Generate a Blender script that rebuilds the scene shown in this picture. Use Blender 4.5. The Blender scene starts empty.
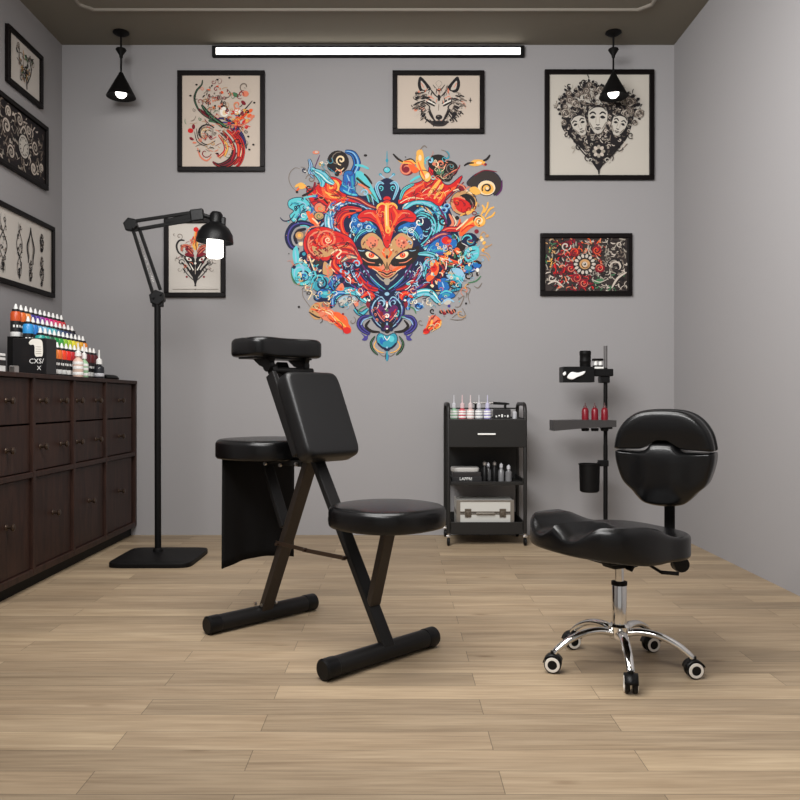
import bpy, bmesh, math, random
from mathutils import Vector, Matrix
PI = math.pi
SC = bpy.context.scene
COL = SC.collection
H = 0.9            # camera height
WB = 5.333         # back wall
XL, XR, ZC = -2.233, 1.847, 3.267

# ------------------------------------------------------------------ materials
def lin(c):
    c = c / 255.0
    return c / 12.92 if c <= 0.04045 else ((c + 0.055) / 1.055) ** 2.4
def rgb(r, g, b, k=1.0):
    return (min(lin(r) * k, .95), min(lin(g) * k, .95), min(lin(b) * k, .95), 1)
MATS = {}
def mat(name, col, rough=0.5, metal=0.0, emit=0.0, bump=0.0, bscale=200.0, var=0.0, spec=0.5, trans=0.0, alpha=1.0):
    if name in MATS: return MATS[name]
    m = bpy.data.materials.new(name); m.use_nodes = True
    nt = m.node_tree; b = nt.nodes['Principled BSDF']
    b.inputs['Base Color'].default_value = col
    b.inputs['Roughness'].default_value = rough
    b.inputs['Metallic'].default_value = metal
    b.inputs['Specular IOR Level'].default_value = spec
    if trans: b.inputs['Transmission Weight'].default_value = trans
    if emit:
        b.inputs['Emission Color'].default_value = col; b.inputs['Emission Strength'].default_value = emit
    if bump or var:
        tc = nt.nodes.new('ShaderNodeTexCoord'); n = nt.nodes.new('ShaderNodeTexNoise')
        n.inputs['Scale'].default_value = bscale; n.inputs['Detail'].default_value = 4
        nt.links.new(tc.outputs['Object'], n.inputs['Vector'])
        if bump:
            bp = nt.nodes.new('ShaderNodeBump'); bp.inputs['Strength'].default_value = bump; bp.inputs['Distance'].default_value = 0.002
            nt.links.new(n.outputs['Fac'], bp.inputs['Height']); nt.links.new(bp.outputs['Normal'], b.inputs['Normal'])
        if var:
            mx = nt.nodes.new('ShaderNodeMix'); mx.data_type = 'RGBA'
            mx.inputs[6].default_value = tuple(c * (1 - var) for c in col[:3]) + (1,)
            mx.inputs[7].default_value = tuple(min(c * (1 + var), 1) for c in col[:3]) + (1,)
            nt.links.new(n.outputs['Fac'], mx.inputs[0]); nt.links.new(mx.outputs[2], b.inputs['Base Color'])
    MATS[name] = m
    return m

M_wall = mat('wall_paint', rgb(152, 150, 151), 0.85, bump=.08, bscale=90, var=.02, spec=.2)
M_ceil = mat('ceiling_paint', rgb(122, 117, 106), 0.9, bump=.05, bscale=60, var=.02, spec=.2)
M_trimc = mat('ceiling_moulding', rgb(138, 132, 122), 0.7)
M_leather = mat('black_leather', rgb(14, 14, 15), 0.38, bump=.25, bscale=260, spec=.45)
M_leather2 = mat('glossy_black_leather', rgb(9, 9, 10), 0.27, bump=.2, bscale=260, spec=.42)
M_metal = mat('black_powder_coat', rgb(25, 24, 24), 0.42, bump=.08, bscale=500, spec=.25)
M_metalb = mat('dark_bronze_bar', rgb(52, 45, 40), 0.36, metal=.4)
M_black = mat('matte_black', rgb(11, 10, 10), 0.55, spec=.16)
M_bplast = mat('black_plastic', rgb(13, 13, 14), 0.4, spec=.22)
M_frame = mat('picture_frame_black', rgb(12, 7, 7), 0.45, bump=.1, bscale=120, spec=.14)
M_chrome = mat('chrome', (.78, .77, .75, 1), 0.1, metal=1)
M_steel = mat('brushed_steel', (.6, .58, .56, 1), 0.3, metal=1)
M_white = mat('white_plastic', rgb(235, 235, 232), 0.4)
M_wrim = mat('white_wheel_rim', rgb(225, 220, 212), 0.4)
M_cloth = mat('black_cloth', rgb(17, 16, 16), 0.85, bump=.3, bscale=700, spec=.2)
M_bronze = mat('knob_bronze', rgb(74, 60, 50), 0.35, metal=.7)
M_alu = mat('aluminium_panel', rgb(205, 205, 200), 0.42, metal=.25, bump=.05, bscale=300)
M_glow = mat('lamp_diffuser', (1, .97, .92, 1), 0.5, emit=2.6)
M_bulb = mat('lit_bulb', (1, .97, .92, 1), 0.5, emit=3.5)
M_cart = mat('cart_steel', rgb(30, 29, 28), 0.42, bump=.06, bscale=400, spec=.35)
M_glass = mat('smoked_clear_plastic', rgb(190, 190, 195), 0.15, spec=.6)
M_paper = mat('tissue_paper', rgb(240, 240, 240), 0.8)

def wood_cab():
    m = bpy.data.materials.new('dark_walnut'); m.use_nodes = True; nt = m.node_tree; b = nt.nodes['Principled BSDF']
    tc = nt.nodes.new('ShaderNodeTexCoord'); mp = nt.nodes.new('ShaderNodeMapping')
    mp.inputs['Scale'].default_value = (14, 14, 2.0)
    n = nt.nodes.new('ShaderNodeTexNoise'); n.inputs['Scale'].default_value = 2.6; n.inputs['Detail'].default_value = 8; n.inputs['Distortion'].default_value = .6
    r = nt.nodes.new('ShaderNodeValToRGB')
    r.color_ramp.elements[0].color = rgb(36, 22, 18); r.color_ramp.elements[0].position = .3
    r.color_ramp.elements[1].color = rgb(62, 40, 32); r.color_ramp.elements[1].position = .75
    nt.links.new(tc.outputs['Object'], mp.inputs[0]); nt.links.new(mp.outputs[0], n.inputs['Vector'])
    nt.links.new(n.outputs['Fac'], r.inputs[0]); nt.links.new(r.outputs[0], b.inputs['Base Color'])
    b.inputs['Roughness'].default_value = .5; b.inputs['Specular IOR Level'].default_value = .3
    bp = nt.nodes.new('ShaderNodeBump'); bp.inputs['Strength'].default_value = .12; bp.inputs['Distance'].default_value = .002
    nt.links.new(n.outputs['Fac'], bp.inputs['Height']); nt.links.new(bp.outputs[0], b.inputs['Normal'])
    return m
M_wood = wood_cab()

def floor_mat():
    m = bpy.data.materials.new('oak_plank_floor'); m.use_nodes = True; nt = m.node_tree; N = nt.nodes; L = nt.links
    b = N['Principled BSDF']
    tc = N.new('ShaderNodeTexCoord'); mp = N.new('ShaderNodeMapping'); mp.inputs['Location'].default_value = (.37, .031, 0)
    L.new(tc.outputs['Object'], mp.inputs[0])
    def brick(c1, c2, mo, ms):
        k = N.new('ShaderNodeTexBrick'); k.offset = .37; k.offset_frequency = 2; k.squash = 1
        k.inputs['Color1'].default_value = c1; k.inputs['Color2'].default_value = c2; k.inputs['Mortar'].default_value = mo
        k.inputs['Scale'].default_value = 1; k.inputs['Mortar Size'].default_value = ms; k.inputs['Mortar Smooth'].default_value = .1
        k.inputs['Brick Width'].default_value = .98; k.inputs['Row Height'].default_value = .116
        L.new(mp.outputs[0], k.inputs['Vector']); return k
    kb = brick((0, 0, 0, 1), (1, 1, 1, 1), (.5, .5, .5, 1), 0)        # random value per plank
    km = brick((1, 1, 1, 1), (1, 1, 1, 1), (0, 0, 0, 1), .0012)
    # grain, shifted per plank
    sx = N.new('ShaderNodeSeparateXYZ'); L.new(tc.outputs['Object'], sx.inputs[0])
    mu = N.new('ShaderNodeMath'); mu.operation = 'MULTIPLY'; mu.inputs[1].default_value = 37.0; L.new(kb.outputs['Color'], mu.inputs[0])
    def scaled(out, s):
        q = N.new('ShaderNodeMath'); q.operation = 'MULTIPLY'; q.inputs[1].default_value = s; L.new(out, q.inputs[0]); return q.outputs[0]
    cx = N.new('ShaderNodeCombineXYZ'); L.new(scaled(sx.outputs[0], 1.6), cx.inputs[0]); L.new(scaled(sx.outputs[1], 26), cx.inputs[1]); L.new(mu.outputs[0], cx.inputs[2])
    n1 = N.new('ShaderNodeTexNoise'); n1.inputs['Scale'].default_value = 1.0; n1.inputs['Detail'].default_value = 7; n1.inputs['Distortion'].default_value = .8
    L.new(cx.outputs[0], n1.inputs['Vector'])
    cx2 = N.new('ShaderNodeCombineXYZ'); L.new(scaled(sx.outputs[0], .5), cx2.inputs[0]); L.new(scaled(sx.outputs[1], 5), cx2.inputs[1]); L.new(mu.outputs[0], cx2.inputs[2])
    n2 = N.new('ShaderNodeTexNoise'); n2.inputs['Scale'].default_value = 1.4; n2.inputs['Detail'].default_value = 3; L.new(cx2.outputs[0], n2.inputs['Vector'])
    r1 = N.new('ShaderNodeValToRGB'); e = r1.color_ramp.elements
    e[0].position = 0; e[0].color = rgb(155, 139, 117); e[1].position = 1; e[1].color = rgb(183, 165, 139)
    q = e.new(.5); q.color = rgb(170, 152, 128)
    L.new(kb.outputs['Color'], r1.inputs[0])
    r2 = N.new('ShaderNodeValToRGB'); e = r2.color_ramp.elements
    e[0].position = .3; e[0].color = (.70, .66, .62, 1); e[1].position = .68; e[1].color = (1.0, 1.0, 1.0, 1)
    L.new(n1.outputs['Fac'], r2.inputs[0])
    r3 = N.new('ShaderNodeValToRGB'); e = r3.color_ramp.elements
    e[0].position = .3; e[0].color = (.84, .82, .80, 1); e[1].position = .7; e[1].color = (1.05, 1.03, 1.0, 1)
    L.new(n2.outputs['Fac'], r3.inputs[0])
    def mul(a, b_, f=1.0):
        x = N.new('ShaderNodeMix'); x.data_type = 'RGBA'; x.blend_type = 'MULTIPLY'; x.inputs[0].default_value = f
        L.new(a, x.inputs[6]); L.new(b_, x.inputs[7]); return x.outputs[2]
    cx3 = N.new('ShaderNodeCombineXYZ'); L.new(scaled(sx.outputs[0], 5), cx3.inputs[0]); L.new(scaled(sx.outputs[1], 95), cx3.inputs[1]); L.new(mu.outputs[0], cx3.inputs[2])
    n3 = N.new('ShaderNodeTexNoise'); n3.inputs['Scale'].default_value = 1.0; n3.inputs['Detail'].default_value = 5; L.new(cx3.outputs[0], n3.inputs['Vector'])
    r4 = N.new('ShaderNodeValToRGB'); e = r4.color_ramp.elements
    e[0].position = .32; e[0].color = (.72, .69, .66, 1); e[1].position = .62; e[1].color = (1.04, 1.04, 1.03, 1); L.new(n3.outputs['Fac'], r4.inputs[0])
    vo = N.new('ShaderNodeTexVoronoi'); vo.inputs['Scale'].default_value = 1.0; cx4 = N.new('ShaderNodeCombineXYZ'); L.new(scaled(sx.outputs[0], 2.2), cx4.inputs[0]); L.new(scaled(sx.outputs[1], 7), cx4.inputs[1]); L.new(mu.outputs[0], cx4.inputs[2]); L.new(cx4.outputs[0], vo.inputs['Vector'])
    r5 = N.new('ShaderNodeValToRGB'); e = r5.color_ramp.elements
    e[0].position = .02; e[0].color = (.55, .48, .42, 1); e[1].position = .1; e[1].color = (1, 1, 1, 1); L.new(vo.outputs['Distance'], r5.inputs[0])
    c = mul(r1.outputs[0], r2.outputs[0], .8); c = mul(c, r4.outputs[0], .7); c = mul(c, r5.outputs[0], .8); c = mul(c, r3.outputs[0]); c = mul(c, km.outputs['Color'], .5)
    L.new(c, b.inputs['Base Color'])
    b.inputs['Roughness'].default_value = .5; b.inputs['Specular IOR Level'].default_value = .35
    bp = N.new('ShaderNodeBump'); bp.inputs['Strength'].default_value = .15; bp.inputs['Distance'].default_value = .002
    L.new(n1.outputs['Fac'], bp.inputs['Height']); L.new(bp.outputs[0], b.inputs['Normal'])
    return m
M_floor = floor_mat()

# ------------------------------------------------------------------ builders
def tag(o, label=None, cat=None, group=None, kind=None):
    if label: o['label'] = label
    if cat: o['category'] = cat
    if group: o['group'] = group
    if kind: o['kind'] = kind
    return o
def empty(name, loc, label, cat, group=None, rz=0.0):
    o = bpy.data.objects.new(name, None); COL.objects.link(o)
    o.location = loc; o.rotation_euler = (0, 0, rz); o.empty_display_size = .05
    return tag(o, label, cat, group)
def obj(name, bm, mats, parent=None, smooth=False, off=None, label=None):
    """link bmesh as one object; off = world origin to subtract"""
    if off is not None: bmesh.ops.translate(bm, verts=bm.verts, vec=-Vector(off))
    bmesh.ops.recalc_face_normals(bm, faces=bm.faces)
    me = bpy.data.meshes.new(name); bm.to_mesh(me); bm.free()
    for m in (mats if isinstance(mats, (list, tuple)) else [mats]): me.materials.append(m)
    if smooth:
        me.polygons.foreach_set('use_smooth', [True] * len(me.polygons))
        try: me.set_sharp_from_angle(angle=math.radians(38))
        except Exception: pass
    o = bpy.data.objects.new(name, me); COL.objects.link(o)
    if parent: o.parent = parent
    if label: o['label'] = label
    return o
def top(name, bm, mats, org, label, cat, group=None, smooth=False):
    """a single-mesh thing, built in world coordinates, origin moved to org"""
    o = obj(name, bm, mats, None, smooth, off=org); o.location = org
    return tag(o, label, cat, group)
def B(): return bmesh.new()
def xf(bm, vs, M):
    if M is not None: bmesh.ops.transform(bm, matrix=M, verts=vs)
def box(bm, x0, x1, y0, y1, z0, z1, bev=0.0, seg=2, M=None, mi=0):
    r = bmesh.ops.create_cube(bm, size=1); vs = r['verts']
    bmesh.ops.scale(bm, vec=(x1 - x0, y1 - y0, z1 - z0), verts=vs)
    bmesh.ops.translate(bm, vec=((x0 + x1) / 2, (y0 + y1) / 2, (z0 + z1) / 2), verts=vs)
    fs = list({f for v in vs for f in v.link_faces})
    for f in fs: f.material_index = mi
    if bev:
        es = list({e for v in vs for e in v.link_edges})
        rr = bmesh.ops.bevel(bm, geom=es, offset=bev, segments=seg, affect='EDGES', profile=.5)
        vs = list({v for f in rr['faces'] for v in f.verts} | {v for v in vs if v.is_valid})
        for f in rr['faces']: f.material_index = mi
    xf(bm, vs, M)
    return vs
def frame_from(d):
    d = Vector(d).normalized(); a = Vector((0, 0, 1)) if abs(d.z) < .95 else Vector((1, 0, 0))
    u = d.cross(a).normalized(); return u, d.cross(u).normalized()
def tube(bm, pts, r, seg=12, mi=0, caps=True, M=None, flat=1.0):
    pts = [Vector(p) for p in pts]; n = len(pts)
    rs = r if isinstance(r, (list, tuple)) else [r] * n
    rings = []; u = None
    for i, p in enumerate(pts):
        d = (pts[min(i + 1, n - 1)] - pts[max(i - 1, 0)]).normalized()
        if u is None: u, w = frame_from(d)
        else:
            u = (u - d * u.dot(d)).normalized()
        w = d.cross(u)
        rings.append([bm.verts.new(p + (u * math.cos(2 * PI * k / seg) + w * math.sin(2 * PI * k / seg) * flat) * rs[i]) for k in range(seg)])
    for a, b_ in zip(rings, rings[1:]):
        for k in range(seg):
            f = bm.faces.new((a[k], a[(k + 1) % seg], b_[(k + 1) % seg], b_[k])); f.material_index = mi
    if caps:
        for rg in (rings[0][::-1], rings[-1]):
            f = bm.faces.new(rg); f.material_index = mi
    vs = [v for rg in rings for v in rg]; xf(bm, vs, M); return vs
def lathe(bm, prof, seg=24, c=(0, 0, 0), M=None, mi=0, mis=None):
    """prof: list of (r, z); closed on the axis when r == 0"""
    c = Vector(c); rings = []
    for r, z in prof:
        if r < 1e-6: rings.append([bm.verts.new(c + Vector((0, 0, z)))])
        else: rings.append([bm.verts.new(c + Vector((r * math.cos(2 * PI * k / seg), r * math.sin(2 * PI * k / seg), z))) for k in range(seg)])
    for i, (a, b_) in enumerate(zip(rings, rings[1:])):
        m_ = mis[i] if mis else mi
        for k in range(seg):
            k2 = (k + 1) % seg
            if len(a) == 1 and len(b_) == 1: break
            if len(a) == 1: f = bm.faces.new((a[0], b_[k], b_[k2]))
            elif len(b_) == 1: f = bm.faces.new((a[k], a[k2], b_[0]))
            else: f = bm.faces.new((a[k], a[k2], b_[k2], b_[k]))
            f.material_index = m_
    vs = [v for rg in rings for v in rg]; xf(bm, vs, M); return vs
def bar(bm, p, q, wu, wt, side, bev=.003):
    """box bar from p to q; width wu along 'side', thickness wt across"""
    p = Vector(p); q = Vector(q); d = (q - p); L = d.length; d.normalize()
    s = Vector(side).normalized(); s = (s - d * s.dot(d)).normalized(); t = d.cross(s)
    M = Matrix((s, t, d)).transposed().to_4x4(); M.translation = (p + q) / 2
    return box(bm, -wu / 2, wu / 2, -wt / 2, wt / 2, -L / 2, L / 2, bev, 2, M)
def cushion(bm, outline, z0, z1, r=.02, topf=None, rings=6, rb=None, M=None, mi=0):
    """upholstered pad over a closed outline, rounded at top and bottom"""
    n = len(outline); cx = sum(p[0] for p in outline) / n; cy = sum(p[1] for p in outline) / n
    R = sum(math.hypot(p[0] - cx, p[1] - cy) for p in outline) / n
    rb = r * .6 if rb is None else rb
    def ring(inset, z, tw):
        s = 1 - inset / R; o = []
        for x, y in outline:
            X = cx + (x - cx) * s; Y = cy + (y - cy) * s
            o.append(bm.verts.new((X, Y, z + (topf(X, Y) * tw if topf else 0))))
        return o
    rs = [ring(R * .6, z0, 0), ring(rb, z0, 0)]
    for k in range(1, 4):
        a = PI / 2 * k / 3; rs.append(ring(rb * (1 - math.sin(a)), z0 + rb * (1 - math.cos(a)), 0))
    for k in range(0, 6):
        a = PI / 2 * k / 5; rs.append(ring(r * (1 - math.cos(a)), z1 - r + r * math.sin(a), .55 + .45 * k / 5 if k else .5))
    for k in range(1, rings): rs.append(ring(r + (R - r) * k / rings, z1, 1))
    for a, b_ in zip(rs, rs[1:]):
        for k in range(n):
            f = bm.faces.new((a[k], a[(k + 1) % n], b_[(k + 1) % n], b_[k])); f.material_index = mi
    c0 = bm.verts.new((cx, cy, z0)); c1 = bm.verts.new((cx, cy, z1 + (topf(cx, cy) if topf else 0)))
    for k in range(n):
        bm.faces.new((c0, rs[0][(k + 1) % n], rs[0][k])).material_index = mi
        bm.faces.new((rs[-1][k], rs[-1][(k + 1) % n], c1)).material_index = mi
    vs = [v for rg in rs for v in rg] + [c0, c1]; xf(bm, vs, M); return vs
def text(bm, s, size, M, mi=0, extrude=.0004):
    cu = bpy.data.curves.new('t', 'FONT'); cu.body = s; cu.size = size; cu.extrude = extrude; cu.resolution_u = 2
    cu.align_x = 'CENTER'; cu.align_y = 'CENTER'
    o = bpy.data.objects.new('t', cu); COL.objects.link(o); bpy.context.view_layer.update()
    me = bpy.data.meshes.new_from_object(o)
    n0 = len(bm.faces); nv = len(bm.verts)
    bm.from_mesh(me); bm.verts.ensure_lookup_table(); bm.faces.ensure_lookup_table()
    for f in bm.faces[n0:]: f.material_index = mi
    xf(bm, bm.verts[nv:], M)
    bpy.data.objects.remove(o); bpy.data.curves.remove(cu); bpy.data.meshes.remove(me)
def axes(o, x, y):
    x = Vector(x).normalized(); y = Vector(y).normalized(); z = x.cross(y)
    M = Matrix((x, y, z)).transposed().to_4x4(); M.translation = Vector(o); return M
def superell(a, b_, n=4, N=48):
    o = []
    for k in range(N):
        t = 2 * PI * k / N; c, s = math.cos(t), math.sin(t)
        o.append((a * math.copysign(abs(c) ** (2 / n), c), b_ * math.copysign(abs(s) ** (2 / n), s)))
    return o
def catmull(pts, sub=6, closed=False):
    n = len(pts)
    if n < 3 and not closed:
        return [(pts[0][0] + (pts[-1][0] - pts[0][0]) * k / sub, pts[0][1] + (pts[-1][1] - pts[0][1]) * k / sub) for k in range(sub + 1)]
    out = []
    for i in range(n if closed else n - 1):
        p0 = pts[(i - 1) % n] if closed or i > 0 else pts[0]; p1 = pts[i]; p2 = pts[(i + 1) % n]
        p3 = pts[(i + 2) % n] if closed or i + 2 < n else pts[-1]
        for k in range(sub):
            t = k / sub
            out.append(tuple(.5 * (2 * b_ + (c - a) * t + (2 * a - 5 * b_ + 4 * c - d) * t * t + (3 * b_ - a - 3 * c + d) * t ** 3) for a, b_, c, d in zip(p0, p1, p2, p3)))
    if not closed: out.append(tuple(pts[-1]))
    return out

# ------------------------------------------------------------------ setting
def struct(name, x0, x1, y0, y1, z0, z1, m):
    bm = B(); box(bm, x0, x1, y0, y1, z0, z1); o = obj(name, bm, m); o['kind'] = 'structure'; return o
YF = -1.2
struct('floor', XL - .1, XR + .1, YF, WB + .1, -.1, 0, M_floor)
struct('ceiling', XL - .1, XR + .1, YF, WB + .1, ZC, ZC + .1, M_ceil)
struct('wall_back', XL - .1, XR + .1, WB, WB + .1, 0, ZC, M_wall)
struct('wall_left', XL - .1, XL, YF, WB, 0, ZC, M_wall)
struct('wall_right', XR, XR + .1, YF, WB, 0, ZC, M_wall)
bm = B()
x0, x1, y0, y1, c = -1.91, 1.535, .2, 4.855, .06
loop = [(x0 + c, y1), (x1 - c, y1), (x1, y1 - c), (x1, y0 + c), (x1 - c, y0), (x0 + c, y0), (x0, y0 + c), (x0, y1 - c)]
cxm, cym = (x0 + x1) / 2, (y0 + y1) / 2
prof = [(0, 0), (0, .006), (.006, .012), (.016, .012), (.022, .006), (.022, 0)]
rings = [[bm.verts.new((px + (d if px < cxm else -d), py + (d if py < cym else -d), ZC - h)) for (px, py) in loop] for d, h in prof]
for a, b_ in zip(rings, rings[1:]):
    for k in range(8): bm.faces.new((a[k], a[(k + 1) % 8], b_[(k + 1) % 8], b_[k]))
o = obj('trim_1', bm, M_trimc); o['kind'] = 'structure'

# ------------------------------------------------------------------ ceiling lights
t = empty('linear_wall_light', (-.19, WB, 3.16), 'long black bar light with white glowing diffuser high on the back wall', 'light')
lx0, lx1 = (210.5 - 397) / 152, (525.5 - 397) / 152
bm = B(); box(bm, lx0, lx1, 5.298, WB - .001, 3.178, 3.251, .004)
obj('housing', bm, M_black, t, off=t.location)
bm = B(); box(bm, lx0 + .028, lx1 - .028, 5.291, 5.302, 3.188, 3.233, .004); obj('diffuser', bm, M_glow, t, off=t.location)
def pendant(X, side):
    Y = 5.146
    t = empty('pendant_lamp', (X, Y, ZC), 'black cone pendant lamp hanging %s' % side, 'lamp', 'cone pendant lamps')
    bm = B(); lathe(bm, [(0, 0), (.05, 0), (.052, -.008), (.035, -.02), (.012, -.03), (0, -.03)], 24); obj('canopy', bm, M_black, t, True)
    bm = B(); tube(bm, [(0, 0, -.028), (0, 0, -.27)], .006, 10); obj('rod', bm, M_black, t, True)
    bm = B(); lathe(bm, [(0, -.105), (.03, -.108), (.034, -.115), (.012, -.15), (.01, -.165), (0, -.165)], 20); obj('collar', bm, M_black, t, True)
    bm = B(); lathe(bm, [(0, -.262), (.012, -.262), (.018, -.275), (.088, -.408), (.092, -.418), (.088, -.418), (.014, -.29), (0, -.288)], 32)
    s = obj('shade', bm, M_black, t, True)
    bm = B(); lathe(bm, [(0, -.33), (.02, -.335), (.028, -.36), (.036, -.385), (.034, -.405), (.02, -.421), (0, -.426)], 20); obj('bulb', bm, M_bulb, t, True)
pendant(-1.775, 'left of the framed red and green swirl print')
pendant(1.392, 'in front of the three faces print')
# ------------------------------------------------------------------ flat art (decals and prints)
PAL = dict(R=(210,32,30), O=(238,98,46), Y=(240,178,84), T=(92,196,204), A=(52,150,172), B=(28,104,178), N=(20,28,62), K=(32,25,24),
           P=(92,34,92), M=(128,22,40), S=(224,128,98), C=(238,214,172), L=(146,190,216), D=(196,150,100), W=(240,236,226), V=(70,62,140),
           G=(70,120,84), g=(120,108,98), w=(196,184,172), u=(52,44,42), e=(196,182,168), f=(190,184,174), h=(200,194,186), i=(30,26,28), j=(158,150,138))
CODES = list(PAL)
ARTM = [mat('ink_%s' % k if k.isupper() else 'print_%s' % k, rgb(*PAL[k], k=.95 if k.isupper() else 1.0), .65, spec=.25) for k in CODES]
CI = {k: i for i, k in enumerate(CODES)}
def P_(s):
    if not isinstance(s, str): return list(s)
    return [tuple(float(q) for q in p.split(',')) for p in s.split()]
class Art:
    """flat colour shapes, in photo-plane units mapped by f(x, y, depth) on to a wall or a sheet"""
    def __init__(self, f, step=1e-5):
        self.bm = bmesh.new(); self.f = f; self.d = 0; self.step = step; self.out = 'N'; self.ow = .7
    def face(self, pts, c):
        vs = [self.bm.verts.new(self.f(x, y, self.d)) for x, y in pts]
        try: self.bm.faces.new(vs).material_index = CI[c]
        except ValueError: pass
    def rib(self, pts, ws, c):
        self.d += self.step; n = len(pts); L_, R_ = [], []
        for i, (x, y) in enumerate(pts):
            a = pts[max(i - 1, 0)]; b_ = pts[min(i + 1, n - 1)]
            dx, dy = b_[0] - a[0], b_[1] - a[1]; q = math.hypot(dx, dy) or 1; nx, ny = -dy / q, dx / q; w = ws[i] / 2
            L_.append(self.bm.verts.new(self.f(x + nx * w, y + ny * w, self.d))); R_.append(self.bm.verts.new(self.f(x - nx * w, y - ny * w, self.d)))
        for i in range(n - 1):
            self.bm.faces.new((L_[i], L_[i + 1], R_[i + 1], R_[i])).material_index = CI[c]
    def s(self, c, w, pts, taper=.5, hl=None, o=True, sub=6):
        """swoosh: dark outline, fill, and highlight lines hl running inside it"""
        p = catmull(P_(pts), sub); n = len(p)
        ws = [max(.12, w * math.sin(PI * min(max((k + .4) / n, 0), 1)) ** taper) for k in range(n)]
        if o: self.rib(p, [q + self.ow * 2 for q in ws], self.out)
        self.rib(p, ws, c)
        if hl:
            m = len(hl)
            for j, h in enumerate(hl):
                t = (j + 1) / (m + 1) - .5; q = []
                for i, (x, y) in enumerate(p):
                    a = p[max(i - 1, 0)]; b_ = p[min(i + 1, n - 1)]; dx, dy = b_[0] - a[0], b_[1] - a[1]; g = math.hypot(dx, dy) or 1
                    q.append((x - dy / g * ws[i] * t, y + dx / g * ws[i] * t))
                self.rib(q, [v / (m + 1) * .55 for v in ws], h)
    def l(self, c, w, pts, taper=.35): self.s(c, w, pts, taper, None, False)
    def b(self, c, pts, o=True, sub=5):
        p = catmull(P_(pts), sub, True)
        if o: self.d += self.step; self.rib(p + [p[0]], [self.ow * 2] * (len(p) + 1), self.out)
        self.d += self.step; self.face(p, c)
    def e(self, c, x, y, rx, ry=None, a=0, o=False, N=20):
        ry = ry or rx; ca, sa = math.cos(a), math.sin(a)
        p = [(x + rx * math.cos(t) * ca - ry * math.sin(t) * sa, y + rx * math.cos(t) * sa + ry * math.sin(t) * ca) for t in [2 * PI * k / N for k in range(N)]]
        if o: self.rib(p + [p[0]], [self.ow * 2] * (N + 1), self.out)
        self.d += self.step; self.face(p, c)
    def sp(self, c, x, y, r, w, turns=1.6, a0=0, dr=1, o=False, r1=.12):
        n = int(14 * turns); p = []
        for k in range(n + 1):
            t = k / n; a = a0 + dr * t * turns * 2 * PI; q = r * (1 - t * (1 - r1)); p.append((x + q * math.cos(a), y + q * math.sin(a)))
        ws = [w * (.35 + .65 * math.sin(PI * (.12 + .8 * k / n))) for k in range(n + 1)]
        if o: self.rib(p, [q + self.ow * 1.6 for q in ws], self.out)
        self.rib(p, ws, c)
def mir(pts, cx=387.0): return [(2 * cx - x, y) for x, y in P_(pts)]
def inside(p, poly):
    x, y = p; r = False; n = len(poly)
    for i in range(n):
        a, b_ = poly[i], poly[i - 1]
        if (a[1] > y) != (b_[1] > y) and x < (b_[0] - a[0]) * (y - a[1]) / (b_[1] - a[1]) + a[0]: r = not r
    return r

# ---- the heart-shaped wall mural
SB = 150.0
def wallmap(x, y, d): return ((x - 397) * WB / 800, WB - .0008 - d, H - (y - 400) * WB / 800)
A = Art(wallmap, 4e-6); s, l, b, e, sp = A.s, A.l, A.b, A.e, A.sp
rnd = random.Random(5)
core = P_('322,196 340,188 362,196 378,190 387,184 396,190 414,188 436,184 448,206 456,226 462,248 468,268 456,284 438,292 420,296 404,306 394,322 387,326 378,320 368,304 352,294 330,292 316,286 304,268 304,244 312,220')
b('N', core, o=False)
# background colour patches under the drawn shapes
def patch(poly, cols, n, seed, rad=(2.0, 5.0), wd=(.8, 1.9), cvm=.5, a_=None):
    r = random.Random(seed); n = int(n * .62) if wd[0] < .5 else n; P = P_(poly); xs = [p[0] for p in P]; ys = [p[1] for p in P]; k = 0
    while k < n:
        x = r.uniform(min(xs), max(xs)); y = r.uniform(min(ys), max(ys))
        if not inside((x, y), P): continue
        k += 1; R = r.uniform(*rad); a = r.uniform(0, 2 * PI) if a_ is None else a_ + r.uniform(-.35, .35); q = []
        cv = r.uniform(-cvm, cvm)
        for j in range(5):
            q.append((x + math.cos(a) * R * (j - 2) * .6, y + math.sin(a) * R * (j - 2) * .6)); a += cv
        if wd[0] < .5 and a_ is None and k % 2: sp(r.choice(cols), x, y, r.uniform(1.3, 3.0) * min(1, rad[1] / 3), r.uniform(.5, 1.0), r.uniform(.6, 1.3), r.uniform(0, 6), r.choice((-1, 1)))
        else: l(r.choice(cols), r.uniform(*wd), q)
patch(core, 'NTBMKCPALR', 150, 3)
# --- crown spire
l('A', 1.0, '387,151 387,166'); e('A', 387, 160.5, 1.4, 1.8); e('T', 387, 170, 3.0, 2.6, o=True); e('L', 386.3, 169.3, 1.1)
for q in (-1, 1):
    e('A', 387 + 6.5 * q, 174.5, 1.7, 1.3); l('L', 1.2, [(387, 180), (387 + 4 * q, 177), (387 + 7 * q, 174.5)])
b('N', '373,194 375,186 380,181 387,178 394,181 399,186 401,194 396,203 387,206 378,203', o=False)
for q in (-1, 1):
    s('L', 3.2, [(387 + q * x, y) for x, y in P_('3,184 7.5,182.5 10.5,187 9,193 6,200')], o=False, hl='A'); sp('T', 387 + q * 6.2, 188, 2.8, 1.1, 1.1, PI / 2, q)
b('N', '384.5,183 389.5,183 391,202 383,202', o=False); e('R', 387, 199, 3.6, 2.6)
l('T', 1.6, '370,205 366,192 360,182'); l('T', 1.8, '404,205 408,192 414,184'); l('L', 1.2, '374,206 371,194 366,184'); l('G', 1.4, '372,202 364,188 355,178')
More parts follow.
